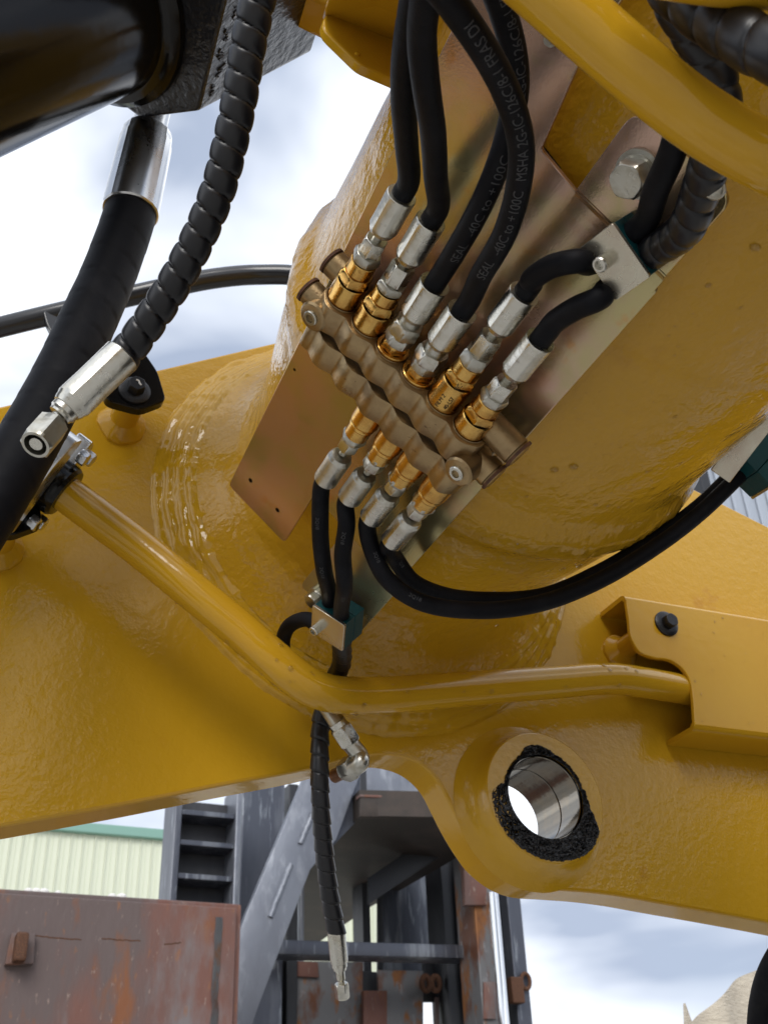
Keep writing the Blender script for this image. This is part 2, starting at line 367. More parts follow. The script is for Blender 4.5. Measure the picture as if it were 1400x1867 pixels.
# fillet weld: several overlapping rippled passes between flare and plate
bm = B(); NP = 640; base = [(1.0405, .2270), (1.0455, .2340)]
for p_ in range(4):                                             # four passes, each a rounded rib
    seg4 = ((1.050, .2400, 1.0600, .2515), (1.0600, .2515, 1.0700, .2625), (1.0700, .2625, 1.0800, .2735), (1.0800, .2735, 1.0905, .2860))
    a_ = seg4[p_]
    for q_ in range(5): t_ = (q_ + .5)/5; base.append((a_[0] + (a_[2]-a_[0])*t_, a_[1] + (a_[3]-a_[1])*t_, math.sin(math.pi*t_), p_))
base.append((1.0905, .2862))
rings = []
for j, bb in enumerate(base):
    y, r0 = bb[0], bb[1]; ring = []
    for k in range(NP):
        th = 2*math.pi*k/NP; ct, st = math.cos(th), math.sin(th); d = 0
        if len(bb) > 2:
            w_ = bb[3]*9.7
            d = (bb[2] - .5) * (.0034 + .0022*noise.noise(Vector((ct*13, st*13, w_)))) + noise.noise(Vector((ct*20, st*20, w_))) * .0013 + noise.noise(Vector((ct*48, st*48, w_ + j*.25))) * .0004 + noise.noise(Vector((ct*110, st*110, j*1.1))) * .0001
            y2, r2 = y + .0016*noise.noise(Vector((ct*9, st*9, w_ + 3))), r0 + .0028*noise.noise(Vector((ct*8, st*8, w_ + 7)))
        else: y2, r2 = y, r0 + .003*noise.noise(Vector((ct*22, st*22, 1)))
        ring.append(bm.verts.new((AX[0] + (r2 + d*.72)*ct, y2 - d*.72, AX[2] + (r2 + d*.72)*st)))
    rings.append(ring)
for i in range(len(rings) - 1):
    for k in range(NP): bm.faces.new((rings[i][k], rings[i][(k+1) % NP], rings[i+1][(k+1) % NP], rings[i+1][k]))
obj('weld_bead', bm, m_weld, arm, angle=80)
# boss
def ypt(c, r, y, th): return (c[0] + r*math.cos(th), y, c[1] + r*math.sin(th))
bprof = [(YP - .0004, .0975), (YP - .0028, .0940), (YP - .0065, .0892), (YP - .0115, .0846), (YP - .0175, .0808), (YP - .024, .0782), (YP - .031, .0768), (1.0530, .0760), (1.0512, .0755), (1.0505, .0745), (1.0505, .0535), (1.0515, .0525), (1.056, .0520), (1.0562, .0475)]
bm = B(); lathe(bm, (HC[0], 0, HC[1]), (0, 1, 0), bprof, 72, rf=lambda th, j: 1 + (.006*noise.noise(Vector((math.cos(th)*5, math.sin(th)*5, j*1.3))) if j < 4 else 0), cap=False)
boss_o = obj('pin_boss', bm, m_plate, arm, angle=24)
bm = B(); lathe(bm, (HC[0], 0, HC[1]), (0, 1, 0), [(1.0552, .0525), (1.0535, .0500), (1.0535, HR + .0008), (1.0545, HR), (1.094, HR), (1.0945, HR + .0012), (1.0965, HR + .0012), (1.097, HR), (1.150, HR), (1.150, .0525)], 72, cap=False)
bush_o = obj('bushing', bm, m_bore, arm, label='bare machined steel bushing in the pin hole')
# black cracked grease smeared on the boss face
bm = B(); 
def gout(a):                                                # outer radius of the smear at image-ish angle a (deg, 0 = +X, 90 = up)
    a = a % 360
    pts = [(0, .056), (20, .0525), (45, .053), (70, .0545), (92, .061), (110, .060), (122, .0535), (150, .0525), (168, .055), (182, .070), (205, .0735), (235, .0730), (265, .0728), (285, .0735), (300, .0755), (318, .0765), (332, .0745), (342, .066), (352, .058), (360, .056)]
    return float(np.interp(a, [p[0] for p in pts], [p[1] for p in pts]))
NA, NR = 420, 34; rings = []
for j in range(NR):
    ring = []
    for k in range(NA):
        a = 360*k/NA; f = j/(NR-1); ro = gout(a) + .0016*noise.noise(Vector((math.cos(rad(a))*14, math.sin(rad(a))*14, 2))) + .0010*noise.noise(Vector((math.cos(rad(a))*60, math.sin(rad(a))*60, 7)))
        r_ = .0485 + (ro - .0485)*f
        x, z = HC[0] + r_*math.cos(rad(a)), HC[1] + r_*math.sin(rad(a))
        al = rad(a) + .5*noise.noise(Vector((x*70, z*70, 3)))
        q = Vector((math.cos(al)*26, math.sin(al)*26, r_*210)); rid = (1 - 2.2*abs(noise.noise(q))) * .9 + .5*noise.noise(q*2.7) + .35*abs(noise.noise(Vector((x*700, z*700, 0))))
        thin = .6 if 150 < a < 215 else 1.0
        h = (.0003 + .0030*thin*max(0., rid)) * min(1, (1-f)*6 + .15) * min(1, f*8 + .25)
        if 165 < a < 228 and rid < .34 and f > .25: h = -.0006
        ring.append(bm.verts.new((x, 1.0503 - h, z)))
    rings.append(ring)
for j in range(NR-1):
    for k in range(NA): bm.faces.new((rings[j][k], rings[j][(k+1) % NA], rings[j+1][(k+1) % NA], rings[j+1][k]))
obj('grease_smear', bm, m_grease, boss_o, angle=60, label='black cracked grease smeared round the pin hole')

# weld-on studs of the arm
def stud(px, py, y1, r):
    b = onY(px, py, YP); bm = B()
    lathe(bm, b, (0, -1, 0), [(-.001, r*1.75), (.004, r*1.72), (.009, r*1.5), (.013, r*1.2), (.017, r*1.02), (YP - y1, r)], 36, rf=lambda th, j: 1 + (.07*noise.noise(Vector((math.cos(th)*2.5, math.sin(th)*2.5, px))) if j < 4 else 0))
    obj('stud', bm, m_edge, arm, angle=20); return b
s1 = stud(222, 775, 1.035, .0165)
s2 = stud(-6, 1000, 1.03, .0165)
s3 = stud(1128, 1190, 1.032, .0145)
# handrail (black pipe) behind the plate
rail = thing('handrail', 'black tubular handrail curving up behind the yellow plate', 'handrail', dep(100, 575, 1.7))
rp = spline([dep(-60, 612, 1.72), dep(60, 582, 1.72), dep(170, 556, 1.73), dep(290, 528, 1.75), dep(390, 508, 1.78), dep(470, 501, 1.8), dep(560, 506, 1.8), dep(700, 560, 1.8)], 10)
bm = B(); sweep(bm, rp, .0165, 24); obj('rail', bm, m_blackrail, rail)
bm = B(); tp = dep(108, 588, 1.712); prism(bm, rounded([(-.026, .012), (.03, .014), (.034, -.02), (.004, -.05), (-.018, -.012)], .006), tp, (1,0,0), (0,0,1), (0,1,0), -.006, .006, .0015); obj('tab', bm, m_blackrail, rail)

# ================================================================== ZINC BRACKETS ON THE TUBE
OB = .2425
def uv(px, py, o): q = onN(px, py, o) - AX; return (float(q @ U), float(q[1]))
brk = thing('mounting_plate', 'yellow zinc mounting plate with rainbow tint lying along the cross tube', 'bracket', P(0, .65, OB))
c0 = uv(417, 885, OB); c1 = uv(518, 990, OB); c2 = uv(572, 902, OB); c3 = uv(662, 1004, OB)
e1 = uv(770, 1012, OB); e2 = uv(1198, 530, OB); k1 = uv(985, 272, OB); k0 = uv(1055, 115, OB)
tl = uv(826, 48, OB)
pl = [c0, c1, c2, c3, (e1[0], c3[1] - .006), e2, k1, k0, (k0[0] + .002, .20), (tl[0] - .004, .20), tl]
pl = rounded(pl, [.006, .006, .002, .002, .005, .004, .002, .002, .002, .002, .03], 5)
def circ(c, r, n=16): return [(c[0] + r*math.cos(2*math.pi*k/n), c[1] + r*math.sin(2*math.pi*k/n)) for k in range(n)]
hl = [circ(uv(457, 876, OB), .0026), circ(uv(506, 930, OB), .0026), circ(uv(537, 674, OB), .0015, 10)]
bm = B(); prism(bm, pl, AX + NN*OB, U, EY, -NN, 0, .0038, .0007, hl)
obj('sheet', bm, m_zinc, brk, angle=20)
# short bolt heads at top of that sheet
bm = B(); bo = onN(1004, 72, OB); lathe(bm, bo, NN, [(0, .0045), (.001, .0045), (.0011, .0032), (.004, .003)], 18); obj('rivet', bm, m_silver, brk)
# black marker lines on the tube by the plate corner
mk = []
for (a, b) in (((977, 272), (992, 243)), ((985, 262), (1021, 308))):
    bm = B(); pts = []
    for t in np.linspace(0, 1, 8):
        d = ray(a[0] + (b[0]-a[0])*t, a[1] + (b[1]-a[1])*t); h = d[[0, 2]]; c = AX[[0, 2]]
        Aq, Bq, Cq = h@h, -2*(h@c), c@c - .2232**2; tt = (-Bq - math.sqrt(max(0, Bq*Bq - 4*Aq*Cq)))/(2*Aq); pts.append(d*tt)
    sweep(bm, pts, .0008, 6); obj('marker_line', bm, m_black, arm)

OG = .2380
gb = thing('clamp_bracket', 'greenish zinc clamp bracket under the mounting plate, holding the lower teal clamp', 'bracket', P(.06, .88, OG), 'zinc brackets under the hose clamps')
g0 = uv(553, 1062, OG); g1 = uv(690, 1113, OG); 
pl = [(g0[0] - .001, g0[1] + .012), (g0[0] + .004, .80), (g1[0] + .001, .80), (g1[0] + .001, g1[1] + .05), (g0[0] + .03, g1[1] + .06)]
bm = B(); prism(bm, rounded(pl, [.014, .002, .003, .004, .012], 6), AX + NN*OG, U, EY, -NN, 0, .0036, .0006); obj('sheet', bm, m_zinc_green, gb)
bm = B(); bo = onN(578, 1088, OG + .004); hexnut(bm, bo, NN, .002, .011, .0085); lathe(bm, bo, NN, [(-.004, .011), (.002, .011)], 24); obj('bolt', bm, m_silver, gb)

# upper clamp bracket: flat plate with rounded top, big bolt, bent strip at its foot
ub = thing('clamp_bracket', 'pinkish zinc clamp bracket with a large hex bolt beside the upper teal clamp', 'bracket', P(.02, .37, OB), 'zinc brackets under the hose clamps')
OU = .2520
a0 = uv(1050, 345, OU); a1 = uv(1147, 207, OU); a2 = uv(1225, 262, OU)
w = .100 - a0[0]
pl = [(a0[0], a0[1]), (a0[0], a1[1] - .004), (a0[0] + w, a1[1] - .006), (a0[0] + w, a0[1])]
bm = B(); prism(bm, rounded(pl, [.0005, .012, .012, .0005], 6), AX + NN*OU, U, EY, -NN, 0, .0045, .0008); obj('sheet', bm, m_zinc, ub)
# bent foot going down to the mounting plate
bm = B(); n_b = 8
for s_ in (0,):
    prof2 = [(a0[1], OU)] + [(a0[1] + .004*math.sin(rad(t)) , OU - .004*(1-math.cos(rad(t)))) for t in range(15, 91, 15)]
    prof2 += [(prof2[-1][0] + .003, OB + .0045), (prof2[-1][0] + .010, OB + .0040), (prof2[-1][0] + .016, OB + .0040)]
    for i in range(len(prof2) - 1):
        (ya, oa), (yb, ob) = prof2[i], prof2[i+1]
        va = [P(a0[0], ya, oa), P(a0[0] + w, ya, oa), P(a0[0] + w, yb, ob), P(a0[0], yb, ob)]
        vb = [q - NN*.0036 for q in va]
        f = [bm.verts.new(V(q)) for q in va + vb]
        bm.faces.new(f[:4]); bm.faces.new(f[7:3:-1]); bm.faces.new((f[0], f[4], f[5], f[1])); bm.faces.new((f[2], f[6], f[7], f[3])); bm.faces.new((f[1], f[5], f[6], f[2])); bm.faces.new((f[3], f[7], f[4], f[0]))
    bmesh.ops.remove_doubles(bm, verts=bm.verts[:], dist=1e-5)
obj('bent_foot', bm, m_zinc, ub, angle=60)
bo = onN(1165, 316, OU)
bm = B(); lathe(bm, bo, NN, [(0, .0155), (.0025, .0155), (.0027, .0125), (.0045, .0125)], 40); obj('washer', bm, m_silver2, ub)
bm = B(); hexnut(bm, bo, NN, .0045, .0185, .0122, rot=.35); bolt_o = obj('bolt', bm, m_silver2, ub)

# ------------------------------------------------------------------ flat or curved lettering
def text_mesh(body, size, ext=0.0):
    cu = bpy.data.curves.new('print', 'FONT'); cu.body = body; cu.size = size; cu.extrude = ext; cu.resolution_u = 3; cu.align_y = 'CENTER'
    ob = bpy.data.objects.new('print', cu); me = bpy.data.meshes.new_from_object(ob)
    bpy.data.objects.remove(ob); bpy.data.curves.remove(cu); return me
def text_on_path(body, pts, r, size, s0, phi, parent, m=m_print, name='print', flip=False):
    me = text_mesh(body, size)
    bm = B(); bm.from_mesh(me); bpy.data.meshes.remove(me)
    for q_ in np.arange(-.008, .0081, .0008): bmesh.ops.bisect_plane(bm, geom=bm.verts[:] + bm.edges[:] + bm.faces[:], plane_co=(0, float(q_), 0), plane_no=(0, 1, 0))
    pts, sq = resample(pts, .0015); t = np.gradient(pts, axis=0); t /= np.linalg.norm(t, axis=1)[:, None]
    for v in bm.verts:
        s = s0 + v.co.x*1.13; p = np.array([np.interp(s, sq, pts[:, k]) for k in range(3)]); tt = nrm([np.interp(s, sq, t[:, k]) for k in range(3)])
        nc = -p; nc = nrm(nc - tt*(nc @ tt)); yd = np.cross(nc, tt); f = phi + v.co.y / r
        v.co = V(p + (nc*math.cos(f) + yd*math.sin(f)) * (r + .00025))
    return obj(name, bm, m, parent, smooth=False)
def text_flat(body, size, o, ex, ey, m, parent, name='mark', lift=.0003):
    me = text_mesh(body, size); bm = B(); bm.from_mesh(me); bpy.data.meshes.remove(me); n = np.cross(ex, ey)
    for v in bm.verts: v.co = V(np.asarray(o) + np.asarray(ex)*v.co.x + np.asarray(ey)*v.co.y + n*lift)
    return obj(name, bm, m, parent, smooth=False)
hx_ = nrm(U*.9 - EY*.43); hy_ = nrm(np.cross(NN, hx_)); ctr = bo + NN*.0186
for tx, a in (('8.8', 75), ('S', 160), ('L', 350), ('8', 300)):
    dirv = hx_*math.cos(rad(a)) + hy_*math.sin(rad(a)); text_flat(tx, .0042, ctr + dirv*.0062 - dirv*0 , np.cross(dirv, NN), dirv, m_silver, bolt_o)

# ================================================================== MULTI-PORT COUPLING BLOCK
OP = .280
ports = [(-.0715, .577), (-.0435, .577), (-.0165, .580), (.0115, .581), (.0395, .583), (.0680, .582)]
lows = [-.0025, .0245, .0505, .0780]
cb = thing('coupling_block', 'bronze scalloped multi-port hydraulic coupling block bolted across the zinc plate', 'coupling block', P(0, .6, .265))
def scallop(u0, ua, ub_, pitch=.0279):
    us = np.linspace(ua, ub_, 200); e = [min(1., math.sqrt(max(0., 1 - max(0., 1 - min(u_ - ua, ub_ - u_)/.012)**2))) for u_ in us]
    top = [(.0124 + .0048*(.5 + .5*math.cos(2*math.pi*(u_ - u0)/pitch))**.75) * (.25 + .75*q) for u_, q in zip(us, e)]
    return [(float(u_), OP + float(h)) for u_, h in zip(us, top)] + [(float(u_), OP - .85*float(h)) for u_, h in zip(us[::-1], top[::-1])]
ps = [p[0] for p in ports]
hl = [circ((p[0], OP), .0113, 28) for p in ports]
bm = B(); prism(bm, scallop(ps[0], -.0865, .0845), AX, U, NN, EY, .5775, .6022, .0008); obj('upper_half', bm, m_bronze, cb, angle=32)
bm = B(); prism(bm, scallop(lows[0], -.084, .0925), AX, U, NN, EY, .6072, .634, .0008); obj('lower_half', bm, m_bronze, cb, angle=32)
bm = B(); prism(bm, [(-.08, OP - .009), (.082, OP - .009), (.082, OP + .0105), (-.08, OP + .0105)], AX, U, NN, EY, .6023, .6071); obj('gap_shade', bm, m_bronze_dk, cb)  # dark fill between the halves, shade of the gap put in as colour
for u_, y_ in ports:
    bm = B(); lathe(bm, P(u_, .5776, OP), -EY, [(0, .01390), (.0012, .0139), (.0017, .0137), (.0014, .0134), (-.003, .0133)], 40, cap=False); obj('port_rim', bm, m_bronze, cb)
for sgn, ue, yb, ob, r_ in ((-1, -.0990, .569, .268, .0112), (-1, -.0985, .594, .283, .0108), (1, .1065, .571, .268, .0122), (1, .1050, .600, .274, .0122)):
    bm = B(); st = P(sgn*.070, yb, ob); Lg = abs(ue) - .070
    lathe(bm, st, U*sgn, [(0, r_), (Lg - .0018, r_), (Lg - .001, r_ - .0009), (Lg + .0028, r_ - .0016), (Lg + .0032, r_ - .003)], 32); obj('pin_boss', bm, m_bronze, cb)
    bm = B(); lathe(bm, st, U*sgn, [(Lg - .0002, r_*.8), (Lg, r_ + .0006), (Lg + .0022, r_ + .0006), (Lg + .0024, r_*.8)], 28, rf=lambda th, j: 1 + .03*noise.noise(Vector((math.cos(th)*3, math.sin(th)*3, ue*50)))); obj('retaining_ring', bm, m_rust_ring, cb)
for u_, y_ in (uv(568, 579, .2985), uv(833, 862, .2985)):
    bm = B(); lathe(bm, P(u_, y_, .262), NN, [(0, .0125), (.0345, .0125), (.0362, .0110), (.0365, .0102)], 40); obj('bolt_lug', bm, m_bronze, cb)
    bm = B(); lathe(bm, P(u_, y_, .262), NN, [(.0355, .0062), (.0382, .0062), (.0390, .0054), (.0390, .0034), (.0372, .0032), (.0350, .0030)], 24, cap=False); lathe(bm, P(u_, y_, .262), NN, [(.0360, .0001), (.0361, .004)], 12)
    obj('socket_bolt', bm, m_silver, cb)
    bm = B(); lathe(bm, P(u_, y_ - .008, .2427), NN, [(0, .011), (.03, .010)], 20); obj('mounting_leg', bm, m_bronze, cb)

def coupler(u_, lip, hs, he, ne, o=OP, stamp=None):
    """brass quick coupler standing in a port, opening towards -Y"""
    bm = B(); q = P(u_, 0, o)
    lathe(bm, q, EY, [(lip + .004, .0130), (lip - .001, .0130), (hs + .0012, .0130), (hs + .0002, .0124)], 40, cap=False)
    hexnut(bm, q, EY, he, hs + .0004, .0131, rot=.3)
    lathe(bm, q, EY, [(he + .0004, .0094), (he - .0006, .0097), (he - .0010, .0105), (ne + .0006, .0105), (ne, .0099)], 36)
    c = obj('brass_coupler', bm, m_brass, cb, angle=20)
    return c
coupler(ports[0][0], ports[0][1], .556, .546, .534); coupler(ports[1][0], ports[1][1], .557, .547, .537)
long_c = coupler(ports[4][0], ports[4][1], .549, .5405, .529); coupler(ports[5][0], ports[5][1], .561, .552, .541)
for i in (2, 3):
    bm = B(); q = P(ports[i][0], 0, OP)
    lathe(bm, q, EY, [(.582, .0132), (.5745, .0132), (.5740, .0125), (.5740, .0104)], 40, cap=False); hexnut(bm, q, EY, .566, .5765, .0112, rot=.2 + i)
    obj('brass_adapter', bm, m_brass, cb)
tp = [P(ports[4][0], .583 - k*.004, OP) for k in range(12)]
text_on_path('TC', tp, .0131, .0052, .034, -.25, long_c, m_bronze_dk, 'stamp')
text_on_path('40-LS7', tp, .0131, .0045, .012, -.35, long_c, m_bronze_dk, 'stamp')
text_on_path('FILM 2', tp, .0131, .0045, .010, .15, long_c, m_bronze_dk, 'stamp')
for u_ in lows:
    bm = B(); q = P(u_, 0, OP)
    lathe(bm, q, EY, [(.630, .0124), (.6545, .0124), (.6560, .0116), (.6562, .0106), (.6580, .0104), (.6585, .0111), (.6605, .0112), (.662, .0104), (.6735, .0104), (.6745, .0097)], 40)
    obj('brass_coupler', bm, m_brass, cb, angle=20)

# ================================================================== HOSES
def ferrule_mesh(bm, o, ax, L_, r, seed=0):
    """crimped ferrule starting at o and running L_ along ax (hose end last)"""
    fl = lambda th, j: (1.0 if j in (0, 1, 2, 3, 9, 10, 11) else .55 + .45*math.cos(math.pi/8)/math.cos((th % (math.pi/4)) - math.pi/8)*1.02) * (1 + .006*noise.noise(Vector((math.cos(th)*4, math.sin(th)*4, j + seed))))
    lathe(bm, o, ax, [(0, r*.55), (L_*.02, r*.80), (L_*.07, r*.88), (L_*.10, r*.90), (L_*.14, r*.99), (L_*.2, r*1.0), (L_*.45, r*.985), (L_*.75, r*1.0), (L_*.93, r*1.01), (L_*.985, r*.995), (L_, r*.95), (L_, r*.80)], 48, rf=fl)
def hose_tube(pts, r, parent, name='hose', m=m_rubber, wrap=.034, seg=28):
    pts, q = resample(pts, .003)
    def rf(i, s, th):
        if not wrap: return r
        ph = (s/wrap + th/(2*math.pi)) % 1.0; d = min(ph, 1-ph) * wrap
        return r * (1 - .022*math.exp(-(d/(.0009 if r < .02 else .0011))**2) + .012*(ph - .5))
    bm = B(); sweep(bm, pts, r, seg, rfun=rf); return obj(name, bm, m, parent, angle=70)
def spiral_tube(pts, r, pitch, parent, name='spiral_guard', depth=.23, hand=1, flat=False, seg=40, m=None):
    """plastic spiral guard: every turn bulges, a dark helical groove between turns"""
    pts, q = resample(pts, pitch/18)
    def rf(i, s, th):
        ph = (s/pitch + hand*th/(2*math.pi)) % 1.0
        if flat: return r * (1 - .14*(1-ph) - .16*max(0., 1 - min(ph, 1-ph)/.08)**1.3)
        x = abs(2*ph - 1); return r * (1 - depth*(.45*x**2.5 + .55*x**14))
    bm = B(); sweep(bm, pts, r, seg, rfun=rf); return obj(name, bm, m or m_spiral, parent, angle=75)

HR_ = .0078; HG = 'thin black hoses plugged into the coupling block'
def port_hose(i, ytop, ybot, nut, path, label, zin=None, upper=True, big=False, o=OP, u_=None):
    """hose whose crimped end is screwed on a port: nut = (y0, y1)"""
    u_ = ports[i][0] if upper else lows[i]; sg = -1 if upper else 1; q = P(u_, 0, o)
    t = thing('hydraulic_hose', label, 'hose', P(u_, ybot, o), HG)
    fr = .0110 if not big else .0116
    bm = B(); ferrule_mesh(bm, P(u_, ybot, o), EY*sg, abs(ytop - ybot), fr, i*3 + upper); obj('ferrule', bm, m_silver, t)
    bm = B(); lathe(bm, q, EY, [(min(nut[0], ybot) - .001, .0036 if not big else .0085), (max(nut[1], ybot) - .002, .0036 if not big else .0085)], 20); obj('stem', bm, m_silver2, t)
    bm = B(); hexnut(bm, q, EY, nut[0], nut[1], .0093 if not big else .0124, rot=.5*i + .2); obj('nut', bm, m_silver, t)
    if zin:
        bm = B(); hexnut(bm, q, EY, zin[0], zin[1], .0112 if not big else .0118, rot=.9 + i*.4); obj('union_hex', bm, m_silver2, t)
    st = [P(u_, ytop - sg*.012, o), P(u_, ytop, o), P(u_, ytop + sg*.010, o)]
    pts = spline(st + path, 12); return hose_tube(pts, HR_, t), pts
D_ = dep
h0, p0 = port_hose(0, .467, .504, (.511, .526), [D_(741, 262, .705), D_(736, 190, .655), D_(738, 110, .612), D_(748, 40, .58), D_(762, -40, .55), D_(775, -120, .52)], 'leftmost thin black hose rising from the coupling block to the top edge', (.525, .5335))
h1, p1 = port_hose(1, .465, .505, (.509, .528), [D_(794, 320, .695), D_(789, 240, .640), D_(776, 150, .590), D_(769, 70, .560), D_(776, -10, .53), D_(790, -100, .50)], 'second thin black hose from the left, in front of its neighbour at the top edge', (.528, .536))
h2, p2 = port_hose(2, .502, .539, (.5445, .558), [D_(836, 448, .742), D_(876, 375, .708), D_(908, 300, .686), D_(930, 225, .668), D_(941, 160, .650), D_(934, 85, .625), D_(912, 10, .60), D_(880, -70, .57)], 'thin black printed hose passing behind the hose marked FRAS', (.556, .567), big=True)
h3, p3 = port_hose(3, .502, .540, (.546, .559), [D_(878, 500, .735), D_(918, 430, .695), D_(943, 350, .658), D_(950, 270, .625), D_(935, 200, .596), D_(902, 125, .566), D_(862, 60, .541), D_(815, -5, .517), D_(760, -70, .495)], 'thin black hose with grey FRAS and MSHA print sweeping up to the top edge', (.557, .567), big=True)
text_on_path('SEAL   -40C to +100C   MSHA 2G-IC-126C/8-1 FRAS DI', p3, HR_, .0086, .066, -.12, h3)
text_on_path('SEAL   -40C to +100C   MSHA 2G-IC-126C/8-1 FRAS', p2, HR_, .0086, .050, -.42, h2)
# hoses to the upper clamp; the clamp is turned 12.5 degrees in the bracket plane
CA = nrm(U*.976 + EY*.217); CB = nrm(U*.217 - EY*.976)
OC1 = .277
clc = (onN(1053, 455, OC1) + onN(1113, 407, OC1) + onN(1189, 502, OC1) + onN(1121, 550, OC1)) / 4
hin = -NN*.0125
h4, p4 = port_hose(4, .453, .491, (.498, .518), [D_(968, 512, .728), D_(1005, 486, .708), D_(1052, 476, .694), clc - CA*.0085 - CB*.022 + hin, clc - CA*.0085 + hin, clc - CA*.0085 + CB*.024 + hin, D_(1196, 345, .628), D_(1226, 275, .60), D_(1245, 200, .58)], 'thin black hose from the coupling block into the upper clamp, upper of two', (.517, .529))
h5, p5 = port_hose(5, .471, .510, (.518, .534), [D_(1010, 588, .735), D_(1050, 562, .715), D_(1092, 544, .700), clc + CA*.0110 - CB*.024 + hin, clc + CA*.0110 + hin, clc + CA*.0110 + CB*.018 + hin], 'thin black hose from the coupling block into the upper clamp, lower of two', (.533, .541))
# lower side
OC2 = .279
LA = nrm(U*.91 - EY*.41); LB = nrm(U*.41 + EY*.91)
l4 = [onN(568, 1105, OC2), onN(625, 1142, OC2), onN(625, 1184, OC2), onN(570, 1153, OC2)]; cl2 = sum(l4) / 4
h6, p6 = port_hose(0, .745, .706, (.681, .695), [D_(584, 935, .985), D_(585, 990, 1.0), D_(591, 1040, 1.015), cl2 - LA*.0100 - LB*.026 + hin*1.1, cl2 - LA*.010 - LB*.008 + hin*1.1, D_(592, 1146, 1.10), D_(560, 1129, 1.12), D_(526, 1143, 1.145), D_(516, 1176, 1.165), D_(532, 1220, 1.19), D_(560, 1258, 1.20), D_(590, 1286, 1.19), D_(604, 1302, 1.17)], 'thin black hose looping left out of the lower teal clamp behind the yellow pipe', (.674, .682), upper=False)
h7, p7 = port_hose(1, .738, .700, (.675, .689), [D_(632, 955, .965), D_(625, 1010, .98), D_(628, 1060, .993), cl2 + LA*.0095 - LB*.026 + hin*.6, cl2 + LA*.0095 - LB*.005 + hin*.8, cl2 + LA*.0095 + LB*.012 + hin], 'thin black hose dropping straight into the right side of the lower teal clamp', (.669, .676), upper=False)
h8, p8 = port_hose(2, .735, .695, (.676, .689), [D_(678, 1002, .968), D_(706, 1056, .965), D_(768, 1098, .965), D_(870, 1113, .975), D_(980, 1101, .995), D_(1085, 1062, 1.02), D_(1190, 1000, 1.05), D_(1275, 936, 1.08), D_(1352, 862, 1.10), D_(1420, 790, 1.11)], 'thin black hose sweeping right under the tube, front one of the pair', (.669, .677), upper=False)
h9, p9 = port_hose(3, .736, .696, (.676, .690), [D_(722, 1020, .985), D_(752, 1060, .99), D_(812, 1086, 1.0), D_(890, 1094, 1.015), D_(990, 1086, 1.035), D_(1090, 1044, 1.06), D_(1190, 984, 1.085), D_(1275, 922, 1.11), D_(1350, 848, 1.13), D_(1420, 775, 1.14)], 'thin black hose sweeping right under the tube, rear one of the pair', (.669, .677), upper=False)
for hh, pp, s_, ph in ((h6, p6, .05, -.35), (h6, p6, .10, -.3), (h7, p7, .045, -.2), (h7, p7, .115, 0), (h8, p8, .05, .2), (h8, p8, .10, .2), (h9, p9, .05, .2)):
    text_on_path('2Q18', pp, HR_, .0045, s_, ph, hh)

# ------------------------------------------------------------------ teal clamps
def clamp(label, c, ea, eb, en, wa, wb, thick, bolt_at, cat='hose clamp'):
    """c = centre of the cover plate face, en = outward normal"""
    t = thing('hose_clamp', label, cat, c - en*thick, 'teal plastic hose clamps with zinc covers')
    bm = B(); pl = rounded([(-wa/2, -wb/2), (wa/2, -wb/2), (wa/2, wb/2), (-wa/2, wb/2)], .0025, 4)
    prism(bm, pl, c, ea, eb, -en, 0, .0030, .0005); obj('cover_plate', bm, m_zinc_pale, t)
    h = (thick - .0032) / 2
    for k in range(2):
        bm = B(); z0 = .0031 + k*(h + .0002)
        box(bm, c, ea, eb, -en, (-wa/2 + .0006, wa/2 - .0006), (-wb/2 + .0006, wb/2 - .0006), (z0, z0 + h - .0004), .0006); obj('clamp_half', bm, m_teal, t)
    q = c + ea*bolt_at[0] + eb*bolt_at[1]
    bm = B(); lathe(bm, q, en, [(0, .0050), (.0078, .0050), (.0088, .0044), (.0088, .0030), (.0055, .0028)], 28, cap=False)
    lathe(bm, q, en, [(.0054, .0001), (.0056, .003)], 6); obj('bolt', bm, m_silver, t); return t
wa = float(np.linalg.norm(onN(1121, 550, OC1) - onN(1053, 455, OC1))); wb = float(np.linalg.norm(onN(1113, 407, OC1) - onN(1053, 455, OC1)))
clamp('teal hose clamp with shiny square zinc cover, upper one beside the large hex bolt', clc, CA, CB, NN, wa, wb, .026, (-.004, -.004))
wa = float(np.linalg.norm(l4[1] - l4[0])); wb = float(np.linalg.norm(l4[3] - l4[0]))
clamp('teal hose clamp under the coupling block with two hoses entering its top', cl2, LA, LB, NN, wa + .001, wb + .002, .032, (-.011, .006))
rc = D_(1388, 846, 1.10); rh = nrm(D_(1420, 780, 1.12) - D_(1350, 855, 1.10)); rn = M @ np.array([.62, .76, -.12]); rn = nrm(rn - rh*(rn @ rh)); rv = np.cross(rn, rh)
clamp('dark teal hose clamp at the right edge gripping the sweeping pair of hoses', rc + rn*.020, rh, rv, rn, .048, .044, .040, (.010, .0))
rbk = thing('clamp_bracket', 'brushed zinc clamp bracket at the right edge under the tube', 'bracket', rc, 'zinc brackets under the hose clamps')
bm = B(); q0 = D_(1312, 868, 1.075); q1 = D_(1420, 728, 1.05); ex = nrm(q1 - q0); ez = nrm(np.cross(ex, nrm(D_(1365, 800, 1.)))); en_ = np.cross(ex, ez)
box(bm, q0, ex, ez, en_, (0, .14), (-.011, .011), (0, .005), .001); obj('sheet', bm, m_zinc_pale, rbk)

